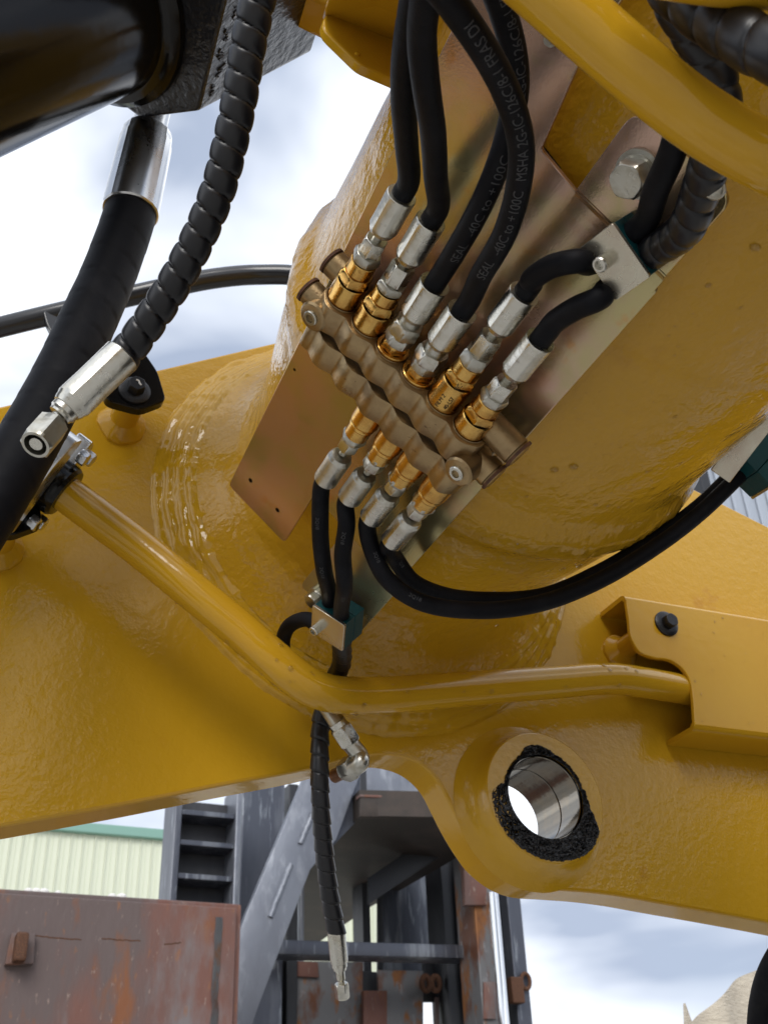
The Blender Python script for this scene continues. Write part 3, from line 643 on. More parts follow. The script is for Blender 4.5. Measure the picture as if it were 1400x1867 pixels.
# ================================================================== SPIRAL WRAPPED HOSES
SG = 'black spiral-wrapped hoses'
sp1 = thing('spiral_hose', 'black spiral-wrapped hose hanging from top left with a loose silver end fitting', 'hose', D_(210, 660, .70), SG)
pth = spline([D_(486, -70, .66), D_(470, 0, .665), D_(452, 90, .67), D_(437, 180, .675), D_(418, 270, .68), D_(398, 345, .685), D_(366, 425, .69), D_(322, 510, .695), D_(275, 583, .70), D_(222, 655, .705)], 14)
spiral_tube(pth, .0112, .0140, sp1)
e_a, e_b = D_(232, 640, .703), D_(120, 747, .684); ax = nrm(e_b - e_a); Ls = np.linalg.norm(e_b - e_a)
fa = e_a + ax*.006
bm = B(); ferrule_mesh(bm, e_b, -ax, float(Ls - .004), .0123, 5); obj('ferrule', bm, m_silver, sp1)
bm = B(); lathe(bm, e_b, ax, [(-.004, .0090), (.0025, .0090), (.004, .0076), (.0055, .0074), (.006, .005)], 36); obj('collar', bm, m_silver, sp1)
n_a, n_b = D_(97, 775, .680), D_(66, 810, .662); ax2 = nrm(n_b - n_a)
bm = B(); sweep(bm, spline([e_b - ax*.003, e_b + ax*.006, n_a, n_b], 8), .0042, 18); obj('stem', bm, m_silver, sp1)
bm = B(); hx = lambda th, j: (1.0 / math.cos((th % (math.pi/3)) - math.pi/6) * math.cos(math.pi/6)) if j in (1, 2, 3) else 1
Ln = float(np.linalg.norm(n_b - n_a))
lathe(bm, n_a, ax2, [(-.001, .0085), (.0010, .0106), (Ln*.5, .0106), (Ln - .001, .0106), (Ln + .0008, .0090), (Ln + .0008, .0072), (Ln - .004, .0070), (Ln - .008, .0058), (Ln - .012, .0050), (Ln - .012, .0026), (Ln - .016, .0022)], 48, rf=hx); obj('nut', bm, m_silver2, sp1, angle=20)
# hanging hose in the middle
sp2 = thing('spiral_hose', 'black spiral-wrapped hose hanging straight down below the yellow pipe with a silver tip', 'hose', D_(612, 1700, 1.10), SG)
pth = spline([cl2 + LA*.0095 + LB*.008 + hin, cl2 + LA*.0095 + LB*.020 + hin, D_(622, 1212, 1.14), D_(600, 1256, 1.18), D_(586, 1310, 1.17), D_(583, 1380, 1.15), D_(584, 1450, 1.14), D_(590, 1540, 1.14), D_(600, 1625, 1.14), D_(614, 1704, 1.14)], 14)
spiral_tube(pth, .0104, .0165, sp2, flat=True)
f0, f1 = D_(613, 1698, 1.14), D_(620, 1768, 1.14); ax = nrm(f1 - f0); Lf = float(np.linalg.norm(f1 - f0))
bm = B(); lathe(bm, f0, ax, [(0, .0085), (0, .0092), (.003, .0094), (Lf*.72, .0094), (Lf*.80, .0090), (Lf*.82, .0080), (Lf*.92, .0080), (Lf*.93, .0070), (Lf, .0068), (Lf, .004)], 40, rf=lambda th, j: 1 + .012*math.cos(8*th)); obj('ferrule', bm, m_silver, sp2)
bm = B(); lathe(bm, f1, ax, [(-.002, .0048), (.010, .0046), (.011, .0036), (.020, .0036)], 20); obj('stem', bm, m_silver, sp2)
bm = B(); hexnut(bm, f1, ax, .014, .030, .0074, rot=.35); obj('nut', bm, m_silver, sp2)
# spiral stub leaving the upper clamp and passing behind the thick pipe
sp3 = thing('spiral_hose', 'black spiral-wrapped hose leaving the upper teal clamp beside the large bolt', 'hose', clc, SG)
pth = spline([clc + CA*.0085 + CB*.002 + hin*1.2, clc + CA*.0085 + CB*.018 + hin*1.2, D_(1250, 415, .640), D_(1276, 350, .61), D_(1296, 285, .58), D_(1312, 215, .565), D_(1306, 150, .555), D_(1285, 95, .545), D_(1255, 45, .535), D_(1222, -15, .525), D_(1200, -80, .52)], 12)
spiral_tube(pth, .0112, .0155, sp3, depth=.15)
bm = B(); bo = D_(1303, 345, .596); sph(bm, bo, .006, seg=12, rings=8); hexnut(bm, bo, nrm(-bo), -.004, .004, .0062); obj('grease_nipple', bm, m_silver2, sp3)
sp4 = thing('spiral_hose', 'thick black spiral-wrapped hose entering at the top right corner', 'hose', D_(1330, 60, .47), SG)
pth = spline([D_(1195, -60, .50), D_(1255, 0, .49), D_(1305, 38, .48), D_(1360, 72, .465), D_(1430, 105, .45), D_(1520, 140, .44)], 12)
spiral_tube(pth, .0122, .018, sp4, depth=.15, hand=-1)

# ------------------------------------------------------------------ elbow fitting below the pipe
el = thing('elbow_fitting', 'silver elbow fitting with a browned copper tube stub behind the hanging hose', 'pipe fitting', D_(640, 1360, 1.08))
q0, q1, q2, q3, q4 = D_(606, 1304, 1.16), D_(629, 1340, 1.15), D_(650, 1372, 1.15), D_(650, 1398, 1.135), D_(606, 1418, 1.17)
ax = nrm(q1 - q0)
bm = B(); ferrule_mesh(bm, q0 + ax*.016, -ax, .030, .0095, 2); obj('ferrule', bm, m_silver2, el)
bm = B(); hexnut(bm, q1, nrm(q2 - q1), -.010, .011, .0125, rot=.2); lathe(bm, q1, nrm(q2 - q1), [(-.016, .0098), (-.009, .0098)], 24); obj('nut', bm, m_silver, el)
bm = B(); pe = spline([q1, D_(642, 1360, 1.15), D_(656, 1378, 1.147), D_(657, 1391, 1.140), D_(642, 1402, 1.145)], 8); sweep(bm, pe, .0092, 26); obj('elbow', bm, m_silver2, el)
dd = nrm(q4 - D_(648, 1397, 1.145)); bm = B(); hexnut(bm, D_(648, 1396, 1.145), dd, .002, .018, .0130, rot=.4); obj('union_nut', bm, m_silver2, el)
bm = B(); lathe(bm, D_(648, 1396, 1.145), dd, [(.014, .0075), (.036, .0075), (.0372, .006)], 24); obj('tube_stub', bm, m_copper, el)

# ================================================================== YELLOW PIPE, FLANGE, GUARD CHANNEL
pipe = thing('steel_pipe', 'bent yellow steel pipe crossing in front of the cross tube foot', 'pipe', onY(560, 1250, .985))
pc = [onY(112, 893, 1.0), onY(180, 944, 1.0), onY(255, 1000, .995), onY(345, 1073, .985), onY(430, 1142, .978), onY(490, 1194, .973), onY(530, 1228, .972), onY(562, 1250, .974), onY(596, 1263, .978), onY(640, 1268, .984), onY(700, 1267, .990), onY(800, 1260, 1.0), onY(900, 1252, 1.01), onY(1010, 1244, 1.02), onY(1090, 1238, 1.028), onY(1125, 1238, 1.032), onY(1170, 1244, 1.040), onY(1240, 1256, 1.052), onY(1330, 1272, 1.065)]
bm = B(); sweep(bm, spline(pc, 8), .0195, 40); obj('pipe', bm, m_pipe, pipe)
ax = nrm(pc[1] - pc[0])
bm = B(); lathe(bm, pc[0], ax, [(-.03, .030), (-.004, .030), (.003, .0295), (.007, .027), (.0075, .0215)], 40); obj('flange_collar', bm, m_black, pipe)
# weld-on droplets
fl = thing('flange_clamp', 'bright steel split flange clamp joining the big black hose to the yellow pipe', 'flange clamp', pc[0])
e1_, a1_, b1_ = basis(ax, hint=nrm(D_(40, 935, 1.0) - D_(120, 840, 1.0)))
for sg, y0, y1 in ((1, .0008, .034), (-1, -.034, -.0008)):
    bm = B()
    pl = rounded([(-.060, y0), (.060, y0), (.056, y0 + sg*.018), (.026, y0 + sg*.031), (-.026, y0 + sg*.031), (-.056, y0 + sg*.018)], .006, 4)
    prism(bm, pl, pc[0] - ax*.022, a1_, b1_, ax, 0, .018, .002); obj('clamp_half', bm, m_flange, fl)
for sx in (-1, 1):
    for sy in (-1, 1):
        bm = B(); bo = pc[0] - ax*.004 + a1_*.042*sx + b1_*.012*sy; hexnut(bm, bo, ax, 0, .010, .0085); obj('bolt', bm, m_flange, fl)
# black strap plates on the two left studs
for (b, y1, nm, lb, rot, mark) in ((s1, 1.035, 'strap_plate', 'black pipe strap plate with bolt on the yellow stud, left of the cross tube', .25, True), (s2, 1.03, 'strap_plate', 'black pipe strap plate on the stud at the left edge', .2, False)):
    t = thing(nm, lb, 'pipe strap', (b[0], y1, b[2]), 'black strap plates on the yellow studs')
    bm = B(); cs_, sn_ = math.cos(rot), math.sin(rot)
    pl = [(-.034, -.014), (.004, -.026), (.036, -.012), (.033, .03), (.02, .062), (-.016, .066), (-.036, .02)]
    pl = [(x*cs_ - z*sn_, x*sn_ + z*cs_) for x, z in pl]
    prism(bm, rounded(pl, .008, 4), (b[0], 0, b[2]), (1,0,0), (0,0,1), (0,1,0), y1 - .014, y1 - .0005, .0012); obj('plate', bm, m_black, t)
    bm = B(); o_ = (b[0], y1 - .014, b[2]); lathe(bm, o_, (0,-1,0), [(0, .0185), (.0028, .0185), (.0036, .0165), (.005, .0125)], 36); hexnut(bm, o_, (0,-1,0), .0035, .017, .0105, rot=.3); so_ = obj('bolt', bm, m_blacksteel, t)
    if mark:
        bm = B(); qq = np.array(o_) + np.array([-.002, -.0172, .0035]); sweep(bm, spline([qq, qq + [.003, 0, -.001], qq + [.0045, 0, -.0045], qq + [.0065, 0, -.006]], 4), .0011, 8); obj('paint_mark', bm, m_chalk, so_)

gd = thing('guard_channel', 'yellow steel guard channel with black bolt covering the pipe end at right', 'guard', onY(1300, 1220, 1.03))
YW = 1.03; TH = .0065
def w2(px, py): q = onY(px, py, YW); return (float(q[0]), float(q[2]))
top0, top1 = w2(1140, 1089), w2(1400, 1132)
bot0 = w2(1266, 1322); ct = [w2(1146, 1130), w2(1150, 1162), w2(1164, 1187), w2(1190, 1199), w2(1222, 1204), w2(1244, 1219), w2(1258, 1245), w2(1263, 1275)]
sl = (top1[1] - top0[1]) / (top1[0] - top0[0])
XE = 2.1
sm = [(p[0], p[2]) for p in spline([(a, 0, b) for a, b in ct], 4)]
web = [(XE, top0[1] + sl*(XE - top0[0])), top0] + sm + [bot0, (XE, bot0[1] + (sl*.9)*(XE - bot0[0]))]
bm = B(); prism(bm, web, (0,0,0), (1,0,0), (0,0,1), (0,1,0), YW, YW + TH, .0015); obj('web', bm, m_pipe, gd, angle=20)
# flanges: rounded corner then straight back to the arm plate
def flange(p, sgn, name, mslope, x0back=None):
    bm = B(); n_ = 6; rr = .010
    prof_ = [(YW + rr - rr*math.cos(rad(a)), -sgn*rr + sgn*rr*math.sin(rad(a))) for a in np.linspace(0, 90, n_)] + [(YP - .002, 0)]
    inner = [(min(y + TH*math.cos(rad(min(a, 90))), YP - .002), z - sgn*TH*math.sin(rad(min(a, 90)))) for (y, z), a in zip(prof_, list(np.linspace(0, 90, n_)) + [90])]
    ring = prof_ + inner[::-1]; n = len(ring)
    V0 = [bm.verts.new((p[0] - .0005, y, p[1] + z + sgn*.006)) for y, z in ring]; V1 = [bm.verts.new((XE, y, p[1] + z + sgn*.006 + mslope*(XE - p[0]))) for y, z in ring]
    for k in range(n): bm.faces.new((V0[k], V0[(k+1) % n], V1[(k+1) % n], V1[k]))
    bm.faces.new(V0[::-1]); bm.faces.new(V1); obj(name, bm, m_pipe, gd, angle=20)
flange(top0, 1, 'top_flange', sl); flange(bot0, -1, 'bottom_flange', sl*.9)
bo = onY(1213, 1138, YW)
bm = B(); lathe(bm, bo, (0,-1,0), [(-.001, .0175), (.0025, .0175), (.0035, .0160), (.005, .0118)], 36); hexnut(bm, bo, (0,-1,0), .0035, .0150, .0100, rot=.25); obj('bolt', bm, m_blacksteel, gd)

# ================================================================== BIG HOSE AND CYLINDER (top left)
bh = thing('hydraulic_hose', 'thick black wrapped hydraulic hose with silver crimped end hanging at the left', 'hose', D_(240, 330, 1.0))
ta, tb = D_(287, 170, 1.20), D_(238, 386, 1.12); ax = nrm(tb - ta)
hp = spline([tb - ax*.03, tb, tb + ax*.010, D_(197, 505, 1.075), D_(158, 592, 1.03), D_(113, 690, .98), D_(60, 790, .93), D_(6, 880, .89), D_(-62, 985, .85), D_(-150, 1110, .80)], 14)
hose_tube(hp, .0262, bh, wrap=.036, seg=44)
ta, tb = D_(287, 170, 1.20), D_(238, 386, 1.12); ax = nrm(tb - ta); La = float(np.linalg.norm(tb - ta))
bm = B(); lathe(bm, ta, ax, [(-.02, .0189), (La*.40, 0.0179)], 32); obj('fitting_tube', bm, m_flange, bh)
bm = B()
fl_ = lambda th, j: 1.0 if j < 2 else (.78 + .22*(1.0/math.cos(((th % (math.pi/4)) - math.pi/8))*math.cos(math.pi/8)*1.03) + .022*math.exp(-((((th + .5) % (math.pi/2)) - math.pi/4)/.05)**2))
lathe(bm, ta, ax, [(La*.345, 0.0172), (La*.350, 0.0224), (La*.36, 0.0250), (La*.375, 0.0262), (La*.41, 0.0267), (La*.43, 0.0267), (La*.455, 0.0279), (La*.6, 0.0281), (La*.95, 0.0289), (La*1.0, 0.0289), (La*1.01, 0.0277)], 64, rf=fl_); obj('ferrule', bm, m_flange, bh, angle=25)

cyl = thing('hydraulic_cylinder', 'gloss black hydraulic cylinder with rough cast end block filling the top left corner', 'hydraulic cylinder', D_(230, 60, 1.15))
r1, r2 = ray(0, 283), ray(213, 180); mn = nrm(np.cross(r2, r1)); 
if mn[2] < 0: mn = -mn
ph = math.atan2(-mn[0], mn[2]); wv = np.array([math.cos(ph), 0, math.sin(ph)])
if wv[0] < 0: wv = -wv
vv = nrm(np.cross(wv, EY)); vv = -vv if vv[2] > 0 else vv     # downwards across the barrel
RB = .0905
tp_ = ray(120, 230); tp_ = tp_ * (.74 / tp_[1]); axp = tp_ + mn*RB
K = onPlane(240, 168, axp, mn) if False else None
pend = ray(256, 158) * (.74 / ray(256, 158)[1]); k0_ = wv @ pend
q0 = axp + wv*(k0_ - wv @ axp)
bm = B(); lathe(bm, q0, -wv, [(0, RB), (.6, RB), (1.6, RB)], 72); obj('barrel', bm, m_black, cyl)
bm = B(); lathe(bm, q0, -wv, [(-.003, RB + .015), (.003, RB + .0145), (.006, RB + .012), (.010, RB + .008), (.012, RB + .003), (.0135, RB - .001)], 96, rf=lambda th, j: 1 + .006*noise.noise(Vector((math.cos(th)*30, math.sin(th)*30, j*2.)))*(1 if j in (2, 3, 4) else 0)); obj('weld_ring', bm, m_black, cyl)
qp = q0 + wv*.004
def blk(px, py): p = onPlane(px, py, qp, wv) - qp; return (float(p @ EY), float(p @ vv))
bl = [blk(215, 186), blk(256, 216), blk(362, 203), blk(414, -10), blk(470, -260)]
cent = (0., 0.); 
bl += [(-bl[2][0] - .015, -bl[2][1]), (-bl[1][0], -bl[1][1] - .015)]
cpx = D_(565, 80, 1.); Cp = onPlane(362, 203, qp, wv)
best = min(np.arange(.05, .6, .002), key=lambda t_: abs((lambda c_: CX + F*c_[0]/c_[2])(M.T @ (Cp + wv*t_)) - 568))
bm = B(); prism(bm, rounded(bl, [.004]*5 + [.01]*2, 3), qp, EY, vv, wv, 0, float(best), .003); obj('end_block', bm, m_blackcast, cyl, angle=20)
# scribbles of paint-pen on the block side and a bolt beyond it
Dp = onPlane(414, -10, qp, wv)
su = nrm(Dp - Cp); 
fn = nrm(np.cross(su, wv)); fn = -fn if fn @ ray(400, 150) > 0 else fn
for i in range(5):
    bm = B(); b0 = Cp + su*(.012 + .021*i) + wv*(.018 + .004*math.sin(i*2)) + fn*.0006; pts = [b0]
    for k in range(9): pts.append(b0 + su*(.0017*k) + wv*(random.uniform(-.006, .006)))
    sweep(bm, spline(pts, 4), .0007, 6); obj('scribble', bm, m_blackcast, cyl)
bm = B(); hexnut(bm, Cp + wv*(best - .004) + su*.045 - fn*.03, wv, 0, .02, .02); obj('bolt', bm, m_black, cyl)
tie = thing('cable_tie', 'thin black cable tie looped round the gloss black cylinder barrel', 'cable tie', q0 - wv*.2)
t0 = onPlane(62, 252, axp, mn); s_t = (t0 - q0) @ wv
bm = B(); ring = [q0 + wv*(s_t + .008*math.sin(a)) + (EY*math.cos(a) + vv*math.sin(a))*(RB + .0018) for a in np.linspace(0, 2*math.pi, 97)]
sweep(bm, ring, .0022, 8, cap=False); obj('band', bm, m_spiral, tie)

# ================================================================== YELLOW PARTS AT THE TOP
tbk = thing('chassis_bracket', 'chamfered dark yellow steel bracket jutting out above the cross tube at the top', 'bracket', dep(680, 60, 1.02))
YT = .52
def t2(px, py, y=YT): q = onY(px, py, y); return (float(q[0]), float(q[2]))
pl = [t2(584, 48), t2(656, 118), t2(735, 152), t2(830, 180), t2(860, 60), t2(800, 38), t2(738, 75), t2(598, 18)]
bm = B(); prism(bm, rounded(pl, [.012, .006, .002, .002, .002, .002, .002, .002], 4), (0,0,0), (1,0,0), (0,0,1), (0,1,0), YT, YT + .010, .002); obj('lower_plate', bm, m_pipe, tbk)
pl = [t2(597, 20, YT - .004), t2(738, 77, YT - .004), t2(860, 110, YT - .004), t2(900, -160, YT - .004), t2(640, -200, YT - .004)]
bm = B(); q_ = onY(597, 20, YT); 
vs0 = [onY(596, 19, YT), onY(738, 74, YT), onY(870, 125, YT), onY(920, -60, YT - .16), onY(640, -150, YT - .16)]
vs1 = [p + np.array([0, .010, .003]) for p in vs0]
f = [bm.verts.new(V(p)) for p in vs0 + vs1]; n = 5
bm.faces.new(f[:5]); bm.faces.new(f[:4:-1])
for k in range(n): bm.faces.new((f[k], f[n+k], f[n+(k+1) % n], f[(k+1) % n]))
obj('upper_plate', bm, m_pipe, tbk, smooth=False)
bm = B(); lathe(bm, onY(651, 99, YT) , (0,-1,0), [(-.001, .0025), (.0012, .0022), (.0018, .001)], 14); obj('paint_drip', bm, m_pipe, tbk)
tr = thing('top_rail', 'yellow steel edge running along the very top left of the bracket', 'machine frame', dep(560, -20, 1.2))
bm = B(); qa, qb = dep(470, -60, 1.15), dep(640, 22, 1.15); ex = nrm(qb - qa); box(bm, qa, ex, nrm(np.cross(ex, EY)), EY, (0, .4), (-.006, .10), (0, .04), .004); obj('rail_plate', bm, m_pipe, tr)

bp = thing('thick_pipe', 'thick yellow pipe close to the lens curving across the top right corner', 'pipe', dep(1200, 150, .5))
pp = spline([dep(880, -120, .50), dep(960, -48, .50), dep(1040, 22, .50), dep(1120, 92, .50), dep(1200, 160, .50), dep(1270, 214, .50), dep(1330, 252, .50), dep(1390, 284, .50), dep(1460, 316, .505), dep(1560, 355, .51)], 12)
bm = B(); sweep(bm, pp, .0152, 44); obj('pipe', bm, m_pipe, bp)
bp2 = thing('thick_pipe', 'second thick yellow pipe just showing along the top right edge', 'pipe', dep(1350, -40, .48))
bm = B(); sweep(bm, spline([dep(1150, -75, .46), dep(1300, -52, .46), dep(1400, -45, .46), dep(1550, -30, .46)], 8), .0135, 36); obj('pipe', bm, m_pipe, bp2)

# ================================================================== WATER DROPS
bm = B(); rnd = random.Random(3)
def drop_tube(px, py, r):
    d = ray(px, py); h = d[[0, 2]]; c = AX[[0, 2]]
    Aq, Bq, Cq = h@h, -2*(h@c), c@c
    y = .7
    for _ in range(4):
        Rr = float(np.interp(y, ys, rs)); dd_ = Bq*Bq - 4*Aq*(Cq - Rr*Rr)
        if dd_ <= 0: return
        tt = (-Bq - math.sqrt(dd_))/(2*Aq); y = d[1]*tt
    p = d*tt; n_ = nrm(np.array([p[0] - c[0], 0, p[2] - c[1]])); a_, b_ = basis(n_)[1:]
    sph(bm, p + n_*r*.05, r, (a_, b_, n_), (1, rnd.uniform(.8, 1.25), .42), 12, 8)
for (px, py, r) in [(1045, 850, .0042), (1010, 856, .0036), (1085, 920, .0022), (1108, 922, .0022), (1128, 924, .0020), (1150, 914, .002), (1376, 450, .004), (1025, 1038, .003), (1055, 1032, .004), (1084, 1028, .003), (900, 1080, .002), (1290, 520, .002), (960, 905, .0016), (1230, 760, .0018), (1350, 560, .0016), (1180, 860, .002), (1240, 845, .0018), (880, 980, .0016), (820, 1150, .0016), (905, 1140, .0018), (700, 1150, .0015)]: drop_tube(px, py, r)
for _ in range(40): drop_tube(rnd.uniform(900, 1390), rnd.uniform(560, 1100), rnd.choice([.0008, .001, .0013]))
spts = spline(pc, 8); tt_, na_, nb_ = frames(spts)
for k in range(70):
    i = rnd.randrange(20, len(spts) - 20); c_ = spts[i]; vdir = nrm(-c_); vdir = nrm(vdir - tt_[i]*(vdir @ tt_[i])); sd_ = np.cross(tt_[i], vdir); sd_ = sd_ if sd_[2] < 0 else -sd_
    a = rad(rnd.choice([rnd.uniform(-60, 30), rnd.uniform(60, 88)])); n_ = vdir*math.cos(a) + sd_*math.sin(a); r = rnd.choice([.001, .0013, .0018, .0028])
    sph(bm, c_ + n_*.0195, r, (tt_[i], np.cross(n_, tt_[i]), n_), (1.1, 1, .5), 10, 7)
for (x, z0) in [(1.0 + .03*k, 0) for k in range(12)]:
    p = np.array([x, rnd.uniform(YW + .015, YP - .01), top0[1] + .0065 + sl*(x - top0[0])]); sph(bm, p, rnd.uniform(.0015, .003), None, (1, 1, .5), 10, 7)
for k in range(26):
    px, py = rnd.uniform(1150, 1390), rnd.uniform(1110, 1330); p = onY(px, py, YW)
    if bot0[1] + .006 + (p[0] - bot0[0])*sl*.9 < p[2] < top0[1] + sl*(p[0] - top0[0]) and p[0] > bot0[0]: sph(bm, p, rnd.choice([.0008, .0011, .0016]), ((np.array([1.,0,0])), np.array([0,0,1.]), np.array([0,-1.,0])), (1, 1.2, .45), 10, 7)
wd = obj('water_drops', bm, m_water, None); wd['kind'] = 'stuff'; wd['label'] = 'clear water drops beading on the yellow painted steel'

# ================================================================== BACKGROUND YARD
def quad_poly(pxs, y): 
    o = []
    for p in pxs: q = onY(p[0], p[1], y); o.append((float(q[0]), float(q[2])))
    return o
def slab(name, pxs, y, th, m, parent, bev=.004, label=None):
    bm = B(); prism(bm, quad_poly(pxs, y), (0,0,0), (1,0,0), (0,0,1), (0,1,0), y, y + th, bev); return obj(name, bm, m, parent, angle=30, label=label)
def upright(name, xl, xr, ptop, y, th, m, parent, bev=.006, zb=GROUND):
    """vertical post: pixel columns of its left and right edge read at pixel row ptop"""
    a, b = onY(xl, ptop, y), onY(xr, ptop, y); bm = B()
    box(bm, (0,0,0), (1,0,0), (0,1,0), (0,0,1), (float(a[0]), float(b[0])), (y, y + th), (zb, float(max(a[2], b[2]))), bev); return obj(name, bm, m, parent, angle=20)
# --- rusted steel box
YR = 4.0
rb_ = thing('steel_box', 'big rusty brown steel box with a small lug at the lower left', 'steel box', (.2, YR, GROUND))
xa = float(onY(-900, 1640, YR)[0]); xb = float(onY(445, 1660, YR)[0]); zt = float(onY(220, 1630, YR)[2]); xr_ = float(onY(432, 1660, YR)[0]); z2 = float(onY(430, 1655, YR)[2])
bm = B(); box(bm, (0,0,0), (1,0,0), (0,1,0), (0,0,1), (xa, xb), (YR + .03, YR + 1.5), (GROUND, zt), .008); obj('body', bm, m_rust, rb_)
bm = B(); box(bm, (0,0,0), (1,0,0), (0,1,0), (0,0,1), (xa, xr_), (YR, YR + .028), (GROUND + .1, z2), .006); obj('front_plate', bm, m_rust, rb_)
bm = B(); a, b = onY(393, 1672, YR), onY(405, 1672, YR); zl = float(onY(395, 1672, YR)[2]); n_ = 60; L_, R_ = [], []
for k in range(n_ + 1):
    z_ = zl + (GROUND + .5 - zl)*k/n_; wob = random.uniform(-.003, .003)
    L_.append(bm.verts.new((float(a[0]) + wob + random.uniform(-.003, .003), YR - .0015 - random.uniform(0, .002), z_))); R_.append(bm.verts.new((float(b[0]) + wob + random.uniform(-.003, .003), YR - .0015 - random.uniform(0, .002), z_)))
for k in range(n_): bm.faces.new((L_[k], R_[k], R_[k+1], L_[k+1]))
bmesh.ops.solidify(bm, geom=bm.faces[:], thickness=-.003); obj('weld_seam', bm, m_rust2, rb_)
for (x0, y0, x1, y1) in ((64, 1707, 148, 1713), (185, 1712, 255, 1716), (300, 1722, 330, 1719)):
    bm = B(); a, b = onY(x0, y0, YR + .003), onY(x1, y1, YR + .003); sweep(bm, [a + (b - a)*k/16 + np.array([random.uniform(-.002, .002), 0, random.uniform(-.002, .002)]) for k in range(17)], .0042, 6); obj('scar', bm, m_rust_ring, rb_)
lg = slab('lug_plate', [(10, 1758), (62, 1757), (66, 1702), (22, 1700)], YR - .035, .034, m_rust, rb_)
bm = B(); a = onY(38, 1728, YR - .06); box(bm, a, (1,0,0), (0,1,0), (0,0,1), (-.02, .02), (-.03, .03), (-.045, .045), .008); obj('lug_eye', bm, m_rust_ring, lg)
for k, px in enumerate((66, 80, 106, 52, 205, 222)):
    bm = B(); a = onY(px, 1627 + px*.045, YR + .05); a[2] = zt + .002
    sph(bm, a, random.uniform(.010, .02), None, (1, 1, .7), 10, 7); o = obj('debris_lump', bm, m_white); tag(o, ('white lump second from the left on top of the rusty box', 'white lump above the crack, third from the left on the rusty box', 'white lump at the right end of the left cluster on the rusty box', 'white lump at the left end of the cluster on the rusty box', 'white lump alone at the right on top of the rusty box', 'rightmost tiny white lump on top of the rusty box')[k], 'debris', 'white lumps along the top of the rusty box')
# --- pale green shed
YS = 20.0
sh = thing('shed', 'pale green corrugated metal shed with teal roof flashing', 'shed', (2, YS, GROUND))
xs0, xs1 = float(onY(-260, 1500, YS)[0]), float(onY(720, 1550, YS)[0]); zs = float(onY(210, 1523, YS)[2])
pw = float(onY(231, 1540, YS)[0] - onY(210, 1540, YS)[0]); npn = int((xs1 - xs0)/pw)
bm = B(); box(bm, (0,0,0), (1,0,0), (0,1,0), (0,0,1), (xs0, xs1), (YS + .05, YS + 12), (GROUND, zs - .02), 0); obj('wall_core', bm, m_shed, sh)
bm = B(); prism(bm, [(0, 0), (.012*pw, -.045), (.07*pw, -.05), (.10*pw, -.012), (.50*pw, -.004), (.52*pw, -.014), (.55*pw, -.014), (.57*pw, -.004), (.985*pw, -.012), (.985*pw, .02), (0, .02)], (0, 0, 0), (1,0,0), (0,1,0), (0,0,1), GROUND, zs, 0)
bmesh.ops.recalc_face_normals(bm, faces=bm.faces[:]); me = bpy.data.meshes.new('panel'); bm.to_mesh(me); bm.free(); me.materials.append(m_shed)
for k in range(npn):
    o = bpy.data.objects.new('panel', me); COL.objects.link(o); o.parent = sh; o.matrix_parent_inverse = Matrix.Translation(sh['_loc']).inverted(); o.location = (xs0 + k*pw, YS, 0)
zf = float(onY(210, 1508, YS)[2])
bm = B(); box(bm, (0,0,0), (1,0,0), (0,1,0), (0,0,1), (xs0 - .1, xs1 + .1), (YS - .14, YS + .1), (zs - .03, zf), .02); obj('flashing', bm, m_shed_trim, sh)
# --- grey panel of the machine behind the arm
YG = 2.0
gb2 = thing('machine_panel', 'grey-blue ribbed metal machine panel glimpsed behind the right end of the tube', 'side_panel', onY(1370, 920, YG))
g_a, g_b = onY(1296, 800, YG), onY(1336, 1150, YG)
bm = B(); box(bm, (0,0,0), (1,0,0), (0,1,0), (0,0,1), (float(g_b[0]), 3.2), (YG, YG + .04), (float(g_b[2]), float(onY(1370, 770, YG)[2])), .004); obj('panel', bm, m_clad2, gb2)
for k in range(7):
    bm = B(); x_ = float(g_b[0]) + .012 + .045*k; box(bm, (0,0,0), (1,0,0), (0,1,0), (0,0,1), (x_, x_ + .012), (YG - .008, YG - .0005), (float(g_b[2]) + .01, float(onY(1370, 775, YG)[2])), .003); obj('rib', bm, m_clad2, gb2)
bm = B(); box(bm, (0,0,0), (1,0,0), (0,1,0), (0,0,1), (float(g_a[0]) - .05, float(g_b[0]) - .002), (YG - .01, YG + .05), (float(g_b[2]), float(onY(1370, 770, YG)[2])), .006); obj('frame_post', bm, m_steel_dk, gb2)
# --- dark steel tower
YC = 5.0
tw = thing('steel_tower', 'dark blue-grey steel frame tower with diagonal brace and overhanging platform', 'steel tower', (1.6, YC, GROUND))
upright('column', 323, 336, 1430, YC, .22, m_steel, tw); upright('column', 433, 442, 1430, YC, .22, m_steel_lt, tw)
a, b = onY(336, 1440, YC), onY(433, 1440, YC)
bm = B(); box(bm, (0,0,0), (1,0,0), (0,1,0), (0,0,1), (float(a[0]) + .002, float(b[0]) - .002), (YC + .16, YC + .2), (GROUND, float(a[2])), 0); obj('web', bm, m_steel_dk, tw)
for py in (1482, 1537, 1598, 1665):
    z = float(onY(385, py, YC)[2]); bm = B(); box(bm, (0,0,0), (1,0,0), (0,1,0), (0,0,1), (float(a[0]) + .002, float(b[0]) - .002), (YC + .02, YC + .159), (z - .012, z + .012), .003); obj('stiffener', bm, m_steel, tw)
upright('column', 444, 520, 1430, YC + .35, .3, m_steel, tw); upright('column', 527, 545, 1430, YC + .5, .2, m_steel_dk, tw); upright('column', 549, 556, 1430, YC + .6, .2, m_steel_lt, tw)
brace_o = slab('diagonal_brace', [(566, 1392), (449, 1666), (437, 1700), (430, 1900), (447, 1900), (566, 1585), (613, 1531), (664, 1392)], YC - .35, .05, m_steel_lt, tw)
